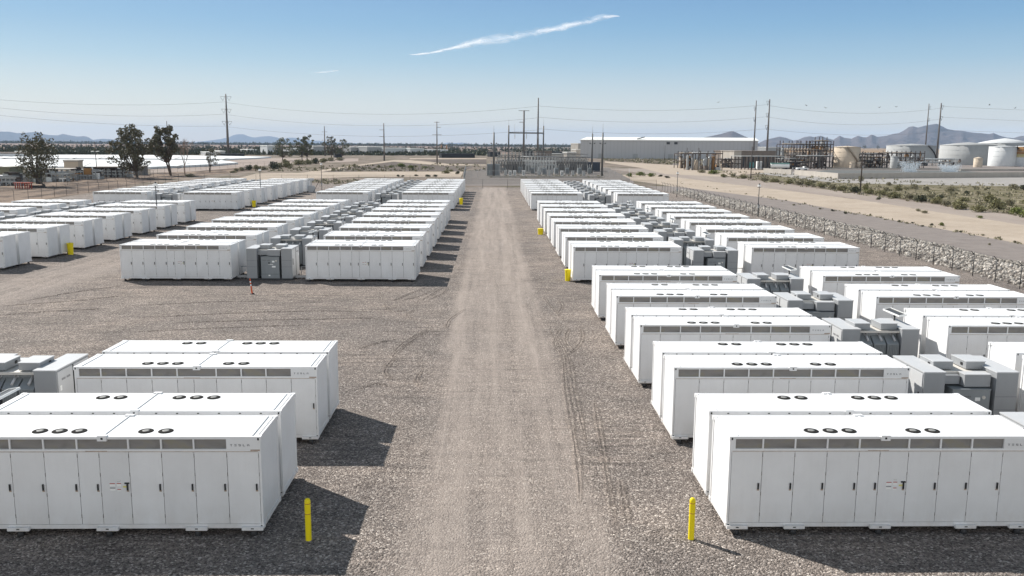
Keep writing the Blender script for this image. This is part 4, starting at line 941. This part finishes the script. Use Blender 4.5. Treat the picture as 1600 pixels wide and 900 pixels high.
tank(1390.5,1401.5,264,244.5,M['greytank'],'narrow grey upright tank left of the water sprays',.1,None,n=24)
tank(24,41,286,271.5,M['conc'],'beige round tank behind the left fence',.05,None,n=24)
# =================================================================== process racks
def rack(name,u0,u1,vb,vt,depth,levels,bays,label,pipes=2,mat='brownsteel',vessels=0,pm=('greytank','tanpaint'),cols=.28):
    A=Vector(at(u0,vb));B=Vector(at(u1,vb)); h=at(u0,vt,Y=A.y)[2]; L=(B-A).length; a=math.atan2(B.y-A.y,B.x-A.x); r=empty(name,A,a); m=MB()
    for i in range(bays+1):
        x=L*i/bays; hh=h*(1 if i%3 else .86)
        for y in(0,depth): m.box(x-cols/2,x+cols/2,y-cols/2,y+cols/2,0,hh,0)
        for k in range(1,levels+1):
            z=h*.86*k/levels; m.box(x-cols*.4,x+cols*.4,cols/2,depth-cols/2,z-.15,z+.15,0)
    for k in range(1,levels+1):
        z=h*.86*k/levels
        for y in(0,depth): m.box(0,L,y-cols*.38,y+cols*.38,z-.2,z+.2,0)
    for i in range(0,bays,2):
        k=i%levels; z0=h*.86*k/levels; z1=h*.86*(k+1)/levels; m.bar((L*i/bays,0,z0),(L*(i+1)/bays,0,z1),.16)
    m.build('steel_frame',M[mat],r)
    for k in range(1,levels+1):
        for j in range(pipes):
            z=h*.86*k/levels+.35; y=depth*(j+.5)/pipes; a0=random.uniform(0,.25)*L; a1=random.uniform(.65,1)*L
            MB().tube((a0,y,z),(a1,y,z),random.uniform(.16,.3),n=8).build('pipe',M[pm[(k+j)%2]],r)
    for j in range(vessels):
        x=L*(j+.5)/vessels+random.uniform(-.6,.6); hh=h*random.uniform(.35,.75); rr=random.uniform(.5,.9)
        MB().lathe([(rr,0),(rr,hh),(rr*.6,hh+rr*.5),(.02,hh+rr*.7)],14,0,(x,depth*random.uniform(.2,.8),.0)).build('vessel',M[random.choice(['greytank','tanpaint','galv','ruststain'])],r)
    for j in range(int(bays*1.6)):
        x=random.uniform(0,L); y=random.uniform(-.5,depth); s=random.uniform(.5,1.3); k=random.randint(0,levels-1); z=h*.86*k/levels+(.22 if k else 0)
        MB().box(x-s,x+s,y-.6,y+.6,z,z+random.uniform(.6,1.9),0).box(x-s*.5,x+s*.5,y-.3,y+.3,z-.05,z+2.1,1).build('equipment_box',[M[random.choice(['brownsteel','brownblk','ruststain','galv','conc','dkmetal','stick'])],M['brownsteel']],r)
    for j in range(int(bays*1.8)):
        x=random.uniform(0,L); y=random.uniform(-.3,depth); z1=h*random.uniform(.25,.95); MB().tube((x,y,0),(x,y,z1),.14,n=6).tube((x,y,z1),(x+random.uniform(-3,3),y,z1),.14,n=6).build('riser_pipe',M[random.choice(['brownsteel','ruststain','galv','brownblk','tanpaint'])],r)
    for i in range(1,bays,2):
        m=MB(); z0=h*.86/levels; m.bar((L*i/bays,depth,z0),(L*(i+1)/bays,depth,h*.86),.14); m.build('cross_brace',M[mat],r)
    return tag(r,label,'steel rack','steel pipe racks of the plant')
random.seed(31)
rack('pipe_rack',1238,1300,262,219.5,16,4,13,'tall brown steel rack left of the tan tank',4,vessels=9)
rack('pipe_rack',1276,1296,261,213.8,7,5,3,'highest narrow tower rising from the tall steel rack',2)
rack('pipe_rack',1341,1386,262,237.5,12,4,10,'low brown rack right of the tan tank',5,vessels=5)
rack('pipe_rack',1384,1443,262.5,235.5,7,3,8,'brown gantry in front of the wide grey tank',3,vessels=2)
rack('pipe_rack',1404,1500,259,247.5,5,2,15,'low white pipe rack behind the water sprays',4,'galv',pm=('whitetank','whitetank'))
rack('pipe_rack',1064,1086,263,236.5,8,2,4,'left end frame of the tan pipe yard',2,vessels=5)
rack('pipe_rack',1082,1128,266,235.5,9,1,4,'tan pipe yard frame with vessels left of the brown block building',2,vessels=11,pm=('tanpaint','whitetank'))
rack('pipe_rack',1128,1158,262,247,8,2,6,'low clutter of pipes left of the pale wing',3,vessels=5)
rack('pipe_rack',1224,1262,264,252,5,2,9,'low pipe clutter below the tall steel rack',3,vessels=6)
rack('pipe_rack',34,105,284,270,8,2,12,'grey pipework under the left shelter roof',4,'galv',vessels=9,pm=('greytank','galv'))
rack('pipe_rack',108,150,280,266,8,2,9,'grey pipework right of the beige plant room',3,'galv',vessels=7,pm=('greytank','galv'))
rack('pipe_rack',150,200,277,266,6,2,8,'grey pipework below the dark pergola',3,'galv',vessels=5,pm=('greytank','galv'))
rack('pipe_rack',-30,30,290,276,5,2,9,'grey pipework at the left edge of the photo',3,'galv',vessels=4,pm=('greytank','galv'))
for (u0,u1,vb,vt,lb) in []:
    pass
def wall_(pts,h,label):
    r=MB()
    for a,c in zip(pts,pts[1:]):
        a=Vector(a);c=Vector(c); r.bar(a+Vector((0,0,h/2)),c+Vector((0,0,h/2)),.5,h)
    return tag(r.build('concrete_wall',M['conc']),label,'wall','low concrete basin walls')
wall_([at(1193.5,270),at(1237,272.5)],1.9,'short pale concrete wall left of the dark gate gap')
wall_([at(1242,273),at(1310,279.3)],1.9,'angled pale concrete wall with the corner below the tan tank')
wall_([at(1311,279.3),at(1620,276.5),at(1800,276)],1.9,'long concrete wall running to the right edge before the tanks')
wall_([at(1293,264.5),at(1500,265.5)],.7,'far low rim of the dark pond behind the sprays')
wall_([at(1500,267),at(1625,267)],.9,'pale rim wall under the white tanks')
psheet('pond_liner',[(1245,271),(1312,277.5),(1600,274.5),(1500,266.5),(1293,265.5)],-.01,M['liner'])
psheet('pond_water',[(1340,273.5),(1520,273),(1490,268),(1340,268)],.0,M['liner'])
def spray(u,vb,w0,w1,hv,label):
    X,Y,_=at(u,vb); s=Y/CF; n=2600; t=rng.uniform(0,1,n)**1.3; q=rng.uniform(-1,1,n); wd=w0+(w1-w0)*t; P=np.stack([X+q*wd*s/2,Y+rng.normal(0,1.5,n),t*hv*s*(1-.35*(1-abs(q))*rng.uniform(0,1,n))],1)
    k=.10; V=np.concatenate([P[:,None]+np.array(o)*k for o in((-1,0,-1),(1,0,-1),(0,0,1),(0,1.2,0))],1).reshape(n,4,3).reshape(-1,3)
    F=(np.array([(0,1,2),(1,3,2),(0,2,3)])[None]+np.arange(n)[:,None,None]*4).reshape(-1,3)
    o=bpy.data.objects.new('water_spray',fastmesh('water_spray',V,F,[M['spray']])); LINK(o); tag(o,label,'water spray',kind='stuff')
M['spray']=paint('white_spray_droplets',(.80,.86,.90),.3,.02)
spray(1421,268.5,16,38,17,'left fan of white spray over the pond')
spray(1483,268.5,16,36,12,'right fan of white spray over the pond')
# plant vehicles
def truck(u,v,rz,label,mat='stick',L=5.4,cat='pickup truck',name='pickup_truck'):
    r=empty(name,at(u,v),rz); m=MB(); m.box(-L/2,L/2,-.95,.95,.45,1.05,0).box(L*.12,L/2-1.0,-.9,.9,1.05,1.75,0); m.box(-L/2+.1,L*.1,-.95,-.85,1.05,1.3,0).box(-L/2+.1,L*.1,.85,.95,1.05,1.3,0); m.build('body',M[mat],r)
    m=MB().box(L*.14,L/2-1.05,-.91,.91,1.2,1.62,0); m.build('window',M['glassd'],r)
    for x in(-L*.3,L*.3):
        for y in(-.9,.9): MB().tube((x,y-.12,.38),(x,y+.12,.38),.38,.38,12).build('wheel',M['black'],r)
    return tag(r,label,cat,'vehicles on the plant and warehouse yards')
truck(1253,266,.1,'white pickup truck parked below the tall steel rack')
r=empty('tank_trailer',at(1218,265.5),-.05); m=MB(); 
m.lathe([(.9,0),(1.1,.2),(1.1,8.6),(.9,8.8)],14)
q=Matrix.Rotation(R_(90),4,'Y'); m.v=[tuple(q@Vector(p)+Vector((-4.4,0,1.9))) for p in m.v]; m.build('tank_barrel',M['stick'],r)
MB().box(-4.4,4.4,-1.0,1.0,2.95,3.25,0).build('walkway',M['teal'],r)
for x in(-3.4,-2.4,2.9): MB().tube((x,-1.1,.5),(x,1.1,.5),.5,.5,12).build('wheel',M['black'],r)
tag(r,'white tank trailer with a teal top beside the basin wall','trailer')
r=empty('round_tank',at(1174,262)); MB().lathe([(1.3,0),(1.3,2.3),(.8,2.9),(.1,3.1)],16).build('shell',M['teal'],r); tag(r,'small bright green tank under the long open shelter','tank')
r=empty('tool_container',at(1187,263.5)); MB().box(-1.4,1.4,0,2.4,0,3.6,0).box(-1.2,1.2,-.05,0,.2,3.2,1).build('container_body',[M['stick'],M['whitetank']],r); tag(r,'white upright box container under the long open shelter','container')
for i,(u,v,mt,lb) in enumerate([(953,243,'redp','small red machine at the warehouse foot, left of the long red row'),(966,243.3,'stick','leftmost white truck at the warehouse foot'),(972,243.3,'stick','white truck right of the leftmost white truck'),(991,243.6,'stick','white truck under the long red row'),(1012,244,'stick','white truck beside the right end of the red row'),(1023,244.2,'tanpaint','tan truck at the warehouse foot'),(1034,244.3,'stick','white truck left of the short dark pole'),(1052,244.5,'stick','white truck right of the short dark pole'),(1058,244.5,'dkmetal','dark truck by the pipe yard end of the warehouse')]):
    truck(u,v,random.uniform(-.6,.6),lb,mt,7.5)
block('red_trailer',980,1000,243.3,238.3,4,M['redp'],'long red trailer body parked at the warehouse foot','trailer',roof=M['redp'],rh=.2)
r=empty('picnic_frame',at(37,295)); 
for x in(-1.6,-.6,.6,1.6): 
    for y in(-.5,.5): MB().box(x-.1,x+.1,y-.1,y+.1,0,1.3,0).build('leg',M['redp'],r)
MB().box(-1.9,1.9,-.8,.8,1.3,1.5,0).build('table_top',M['redp'],r); tag(r,'red framed open crate on the bare bank at the far left','frame')
o=MB().bar((0,0,.3),(3.4,.4,.3),.5,.6).build('black_pipe',M['black'],None,at(47,293.5)); tag(o,'short black pipe lying beside the red frame','pipe')
r=empty('portable_toilet',at(61.5,287)); MB().box(-.6,.6,-.6,.6,0,2.5,0).build('cabin_wall',M['black'],r); MB().box(-.65,.65,-.65,.65,2.5,2.7,0).build('roof',M['dkmetal'],r); tag(r,'tall black box at the fence beside the drooping eucalyptus','cabinet')
r=empty('marker_post',at(98,285)); MB().box(-.9,.9,-.1,.1,.9,1.15,0).build('cross_board',M['stick'],r); MB().tube((0,0,0),(0,0,.9),.12,n=8).build('post',M['stick'],r); tag(r,'small white T shaped post on the bank','post')
fence([at(-40,300)[:2],at(70,293)[:2],at(180,282)[:2],at(240,277)[:2]],2.3,'chain link fence in front of the left pipework',sp=6,arm=False)
fence([at(235,273.5)[:2],at(330,264.5)[:2],at(470,257)[:2]],2.3,'chain link fence along the bank of the near reservoir',sp=7,arm=False)
# =================================================================== substation
M['busgrey']=paint('substation_steel',(.115,.113,.11),.5,.1,1,metal=.1)
M['porc']=paint('grey_porcelain',(.34,.34,.33),.35,.1)
psheet('substation_pad',[(724,288),(724,268),(766,262),(950,262),(985,280),(985,288)],-.006,soil_mat('substation_gravel',(.13,.115,.105),(.20,.18,.165),.4))
def ring_ins(m,x,y,z0,z1,r=.14,n=7):
    k=int((z1-z0)/.22)
    for i in range(k): m.lathe([(r*.5,0),(r,.08),(r*.5,.16)],n,0,(x,y,z0+i*.22))
def mast(u,v,vt,tip,label):
    X,Y,_=at(u,v); h=at(u,vt,Y=Y)[2]; t=at(u,tip,Y=Y)[2]; r=empty('lightning_mast',(X,Y,0))
    MB().tube((0,0,0),(0,0,h),.42,.26,12).build('pole',M['busgrey'],r); MB().tube((0,0,h),(0,0,t),.05,.03,5).build('spike',M['busgrey'],r)
    z=h*.72; MB().tube((-.9,0,z+.3),(.9,0,z+.3),.05).box(-1.1,-.7,-.2,.2,z+.3,z+.7,0).box(.7,1.1,-.2,.2,z+.3,z+.7,0).build('floodlight',M['dkmetal'],r)
    tag(r,label,'mast','lightning masts of the substation')
mast(771.5,275.5,207,196,'leftmost lightning mast at the substation')
mast(924.5,270.5,208.5,197,'left mast of the pair at the right of the substation')
mast(940.5,275,207,193,'right mast of the pair at the right of the substation')
# gantry
A=Vector(at(794.5,263.5));B=Vector(at(848.5,263.5));L=(B-A).length;h=at(795,196,Y=A.y)[2];zb=at(795,207.5,Y=A.y)[2]; r=empty('line_gantry',A,math.atan2(B.y-A.y,B.x-A.x))
for x in(0,L): MB().tube((x,0,0),(x,0,h),.42,.3,10).build('column',M['busgrey'],r); MB().tube((x,0,h),(x,0,h+3),.05,.02,5).build('spike',M['busgrey'],r)
MB().box(.4,L-.4,-.3,.3,zb-.3,zb+.3,0).build('beam',M['busgrey'],r)
for x in(L*.17,L*.5,L*.83): q=MB(); ring_ins(q,x,-.5,zb-2.6,zb-.5,.2); q.tube((x,-.5,zb-2.7),(x,-.5,zb),.05,n=5); q.tube((x,0,zb),(x,0,zb+(4 if x!=L*.5 else 1)),.05,n=5); q.build('insulator_string',M['porc'],r)
tag(r,'tall H shaped line gantry in the middle of the substation','gantry')
def bus(u0,u1,v,vt,n,label,dy=6,sw=True):
    BG=M['galv'] if 'front middle' in label else M['busgrey']
    A=Vector(at(u0,v));B=Vector(at(u1,v));L=(B-A).length;h=at(u0,vt,Y=A.y)[2]; r=empty('busbar_frame',A,math.atan2(B.y-A.y,B.x-A.x))
    for i in range(n+1):
        x=L*i/n; q=MB().box(x-.14,x+.14,-.14,.14,0,h-1.5,0).box(x-.14,x+.14,dy-.14,dy+.14,0,h-1.5,0).box(x-.1,x+.1,.14,dy-.14,h-1.75,h-1.5,0); q.build('post',BG,r)
        q=MB().tube((x,0,h-1.5),(x,0,h),.06,n=5); ring_ins(q,x,0,h-1.45,h-.1,.17); q.build('insulator',M['porc'],r)
        q=MB().tube((x,dy,h-1.5),(x,dy,h),.06,n=5); ring_ins(q,x,dy,h-1.45,h-.1,.17); q.build('insulator',M['porc'],r)
    for y in(0,dy,dy/2): 
        MB().tube((-1,y,h+.08 if y!=dy/2 else h-1.3),(L+1,y,h+.08 if y!=dy/2 else h-1.3),.10,n=6).build('bus_tube',BG,r)
    if sw:
        for i in range(n):
            x=L*(i+.5)/n; q=MB().bar((x,0,h*.55),(x+1.2,0,h*.8),.08).bar((x,dy,h*.6),(x+.9,dy,h*.85),.08).box(x-.5,x+.5,-.12,.12,h*.5,h*.55,0).box(x-.06,x+.06,-.06,.06,0,h*.5,0); q.build('disconnect_switch',BG,r)
    return tag(r,label,'busbar frame','busbar frames of the substation')
bus(780,822,271,246,10,'front left busbar frame before the tall gantry')
bus(822,868,271.5,245,10,'front middle busbar frame')
bus(868,918,271,246,12,'front right busbar frame above the grey transformers')
bus(784,850,264,238,12,'rear left busbar frame behind the gantry legs',8)
bus(850,915,264,241,12,'rear right busbar frame before the dark blue wall',8)
bus(800,840,257,236,7,'farthest busbar frame behind the thick T pole',8)
bus(782,852,268,250,14,'low middle busbar frame among the left transformers',4)
bus(852,916,268,249,14,'low middle busbar frame among the right transformers',4)
for i,(u,v,w_,h_) in enumerate(((786,269,2.2,3.2),(793,266,3,3.6),(805,268,2.6,4.2),(816,266,3.2,3.4),(827,268,2,4.6),(838,266,2.6,3.6),(846,269,2.4,3.8),(857,267,3.2,4.4),(866,265,2.4,3.4),(877,267,2.6,4.8),(884,265,3,3.6),(893,268,2,3.9),(901,266,3,4.3),(911,267,2.4,3.8))):
    r=empty('circuit_breaker',at(u,v),random.uniform(-.3,.3)); MB().box(-w_/2,w_/2,-.6,.6,.5,h_*.55,0).build('tank_body',M['dkmetal' if i%3 else 'grey2'],r)
    for s in(-.35,.35):
        q=MB().tube((w_*s,0,h_*.5),(w_*s*1.3,0,h_+1),.08,n=6); ring_ins(q,w_*s,0,h_*.55,h_,.22); q.build('bushing',M['porc'],r)
    for s in(-.4,.4): MB().box(w_*s-.1,w_*s+.1,-.5,.5,0,.5,0).build('leg',M['busgrey'],r)
    tag(r,f'{NTH[i]} dark circuit breaker from the left behind the front busbar frames','circuit breaker','circuit breakers in the substation')
def breaker(u,v,label,wm=1.4,h=2.4,mat='grey2'):
    r=empty('substation_transformer',at(u,v),random.uniform(-.1,.1)); MB().box(-wm/2,wm/2,-1.1,1.1,.3,h,0).build('tank_body',M[mat],r); MB().box(-wm/2-.2,wm/2+.2,-1.3,1.3,0,.3,0).build('plinth',M['conc'],r)
    for s in(-.7,0,.7): q=MB().tube((s,0,h),(s*1.35,0,h+1.5),.06,n=5); ring_ins(q,s,0,h,h+1.2,.2); q.build('bushing',M['porc'],r)
    q=MB()
    for k in range(7): q.box(-wm/2+.1+k*(wm-.2)/7,-wm/2+.17+k*(wm-.2)/7,-1.45,-1.1,.6,h-.4,0)
    q.box(-wm/2+.1,wm/2-.1,-1.2,-1.1,.6,h-.4,0); q.build('radiator',M[mat],r)
    tag(r,label,'transformer','transformers in the substation')
for (u,v,lb) in ((869,272.5,'first grey transformer at the right half of the substation'),(886,272.5,'second grey transformer from the gantry'),(905,272.5,'third grey transformer from the gantry'),(921,272.5,'grey transformer beside the right mast pair'),(812,271,'grey transformer left of the thick pole foot'),(850,273,'grey transformer under the right gantry leg'),(832,272,'grey transformer right of the thick pole foot')): breaker(u,v,lb)
breaker(771,275,'tall grey cabinet transformer at the foot of the leftmost mast',4.5,4.2,'grey2')
random.seed(77)
for i,(u,v) in enumerate([(790,274),(797,274.5),(804,274),(818,274),(842,274),(858,274),(878,274.5),(895,274.5),(912,274.5)]):
    r=empty('control_kiosk',at(u,v)); MB().box(-.5,.5,-.4,.4,0,1.7,0).box(-.55,.55,-.45,.45,1.7,1.8,0).build('cabinet_body',M['stick'] if i in(1,2,3,6) else M['greytank'],r); MB().box(-.4,.4,-.42,-.401,.2,1.5,0).build('door',M['galv'],r); tag(r,f'{ORD[i]} small control kiosk from the left along the substation front','cabinet','control kiosks in the substation')
block('blue_wall',895,937.5,268,254,5,M['navy'],'dark blue equipment enclosure behind the right mast pair','enclosure',roof=M['navy'],rh=.15)
block('lattice_plant',838,862,254,237,6,M['brownblk'],'brown plant block far behind the gantry','building',roof=M['brownblk'])
for (u0,u1,vb,vt,lb) in((862,880,249,240.5,'pale low cabin behind the right busbars'),(886,900,249,238.5,'white tank house behind the right busbars'),(900,908,246,234,'pale tower block beside the warehouse lean-to')): block('cabin',u0,u1,vb,vt,8,M['conc'],lb,'building')
wall_([at(765,277.2),at(940,277.6)],.5,'low pale kerb wall along the front of the substation')
fence([at(724.5,287)[:2],at(728,268)[:2],at(765,266)[:2]],2.6,'galvanised fence at the left corner of the substation',sp=4.5,mat='galv',arm=False)
fence([at(728,278)[:2],at(765,277.5)[:2],at(950,277.5)[:2],at(983,280)[:2]],2.4,'galvanised fence in front of the substation',sp=5,mat='galv',arm=False)
fence([at(942,271.5)[:2],at(983,272.5)[:2],at(983,280)[:2]],2.4,'galvanised fence right of the substation masts',sp=4.5,mat='galv',arm=False)
# =================================================================== birds and cloud
M['bird']=paint('dark_bird',(.04,.035,.035),.8,.1)
BM=MB(); BM.lathe([(.01,-.28),(.07,-.16),(.09,0),(.06,.15),(.01,.24)],8); q=Matrix.Rotation(R_(90),4,'Y'); BM.v=[tuple(q@Vector(p)) for p in BM.v]
for s in(-1,1): BM.box(-.1,.12,min(0,s*.5),max(0,s*.5),.02,.05,0,Matrix.Rotation(R_(18*s),4,'X'))
BM.box(-.36,-.2,-.05,.05,-.01,.01,0)
bme=BM.mesh('bird',M['bird'])
for (u,v,lb) in((1122,160,'lone bird above the long warehouse'),(1260,165,'bird just right of the pole pair, left of another'),(1290,168.5,'bird above the tall steel rack'),(1374,168,'left bird of two above the mountain shoulder'),(1400,167,'right bird of two above the mountain shoulder'),(1546,164,'left bird above the rightmost tanks'),(1586,169,'rightmost bird near the edge of the photo')):
    o=bpy.data.objects.new('bird',bme); LINK(o); o.location=at(u,v,Y=260); o.scale=(.95,)*3; o.rotation_euler=(.2,.1,random.uniform(0,6)); tag(o,lb,'bird','birds in the sky')
def cloud(pts,D,label,dens=1,seed=0):
    """a long thin ice cloud: soft tube of varying thickness"""
    b=NB('cloud_vapour'); b.t.nodes.remove(b.bs); o=[n for n in b.t.nodes if n.type=='OUTPUT_MATERIAL'][0]
    p=b.obj(); n=b.noise(b.mul(p,(.0011,.0011,.0040)),1,7,.66,.8)
    g=b.n('ShaderNodeNewGeometry'); d=b.n('ShaderNodeVectorMath',operation='DOT_PRODUCT'); b.put(d.inputs[0],g.outputs['Normal']); b.put(d.inputs[1],g.outputs['Incoming'])
    fac=b.math('POWER',b.math('ABSOLUTE',d.outputs['Value']),1.7)
    al=b.math('MULTIPLY',b.math('MULTIPLY',fac,b.ramp(n,[(.36,0),(.66,1)])),dens,clamp=True)
    di=b.n('ShaderNodeBsdfDiffuse'); di.inputs[0].default_value=(.95,.95,.97,1); tl=b.n('ShaderNodeBsdfTranslucent'); tl.inputs[0].default_value=(.95,.95,.97,1)
    ad=b.n('ShaderNodeMixShader'); b.t.links.new(di.outputs[0],ad.inputs[1]); b.t.links.new(tl.outputs[0],ad.inputs[2])
    tr=b.n('ShaderNodeBsdfTransparent'); mx=b.n('ShaderNodeMixShader'); b.put(mx.inputs[0],al); b.t.links.new(tr.outputs[0],mx.inputs[1]); b.t.links.new(ad.outputs[0],mx.inputs[2]); b.t.links.new(mx.outputs[0],o.inputs[0])
    m=MB(); n_=20; k=D/CF; N=len(pts)
    for (u,v,w_) in pts:
        X,Y,Z=at(u,v,Y=D)
        for i in range(n_): t=2*math.pi*i/n_; m.v.append((X,Y+math.cos(t)*w_*k*1.5,Z+math.sin(t)*w_*k))
    for j in range(N-1):
        for i in range(n_): i2=(i+1)%n_; m.f.append((j*n_+i,j*n_+i2,(j+1)*n_+i2,(j+1)*n_+i)); m.m.append(0); m.sm.append(True)
    ob=m.build('cloud',b.mat); ob.visible_shadow=True; return tag(ob,label,'cloud',kind='stuff')
def dense(pts,step=6,jit=.8):
    out=[];r=random.Random(3)
    us=[p[0] for p in pts]
    u=us[0]
    while u<=us[-1]:
        v=float(np.interp(u,us,[p[1] for p in pts])); w_=float(np.interp(u,us,[p[2] for p in pts])); out.append((u,v+r.uniform(-jit,jit)*.5,max(.2,w_*(1+r.uniform(-.18,.18))))); u+=step
    return out
cloud(dense([(638,85.5,.3),(655,85,1.8),(680,81,2.2),(706,75.5,3.2),(728,69.5,5),(748,64.5,7),(768,62,8.2),(790,59.5,7.2),(812,54.5,6.2),(836,50.5,6),(860,46,5),(882,41.5,5.4),(905,36,5.6),(925,31,5.5),(942,26.5,5),(956,25.5,2.6),(969,25,.5)]),30000,'long thin white cloud streak slanting across the upper sky',.55)
cloud(dense([(490,114,.2),(500,113.2,1.1),(512,112,1.4),(524,110.5,.8),(530,110,.2)],4,.3),30000,'tiny faint cloud wisp left of the long streak',.5)
# =================================================================== air
HZ=4.6e-5
hz=MB().box(-12000,12000,-60,25500,-8,430,0)
b=bpy.data.materials.new('desert_haze'); b.use_nodes=True; b.node_tree.nodes.clear(); oo=b.node_tree.nodes.new('ShaderNodeOutputMaterial'); pv=b.node_tree.nodes.new('ShaderNodeVolumePrincipled')
pv.inputs['Color'].default_value=(.56,.74,1,1); pv.inputs['Density'].default_value=HZ; pv.inputs['Anisotropy'].default_value=0; b.node_tree.links.new(pv.outputs[0],oo.inputs['Volume'])
if USE_HAZE: tag(hz.build('haze',b),'thin pale air fading the mountains','haze',kind='stuff')
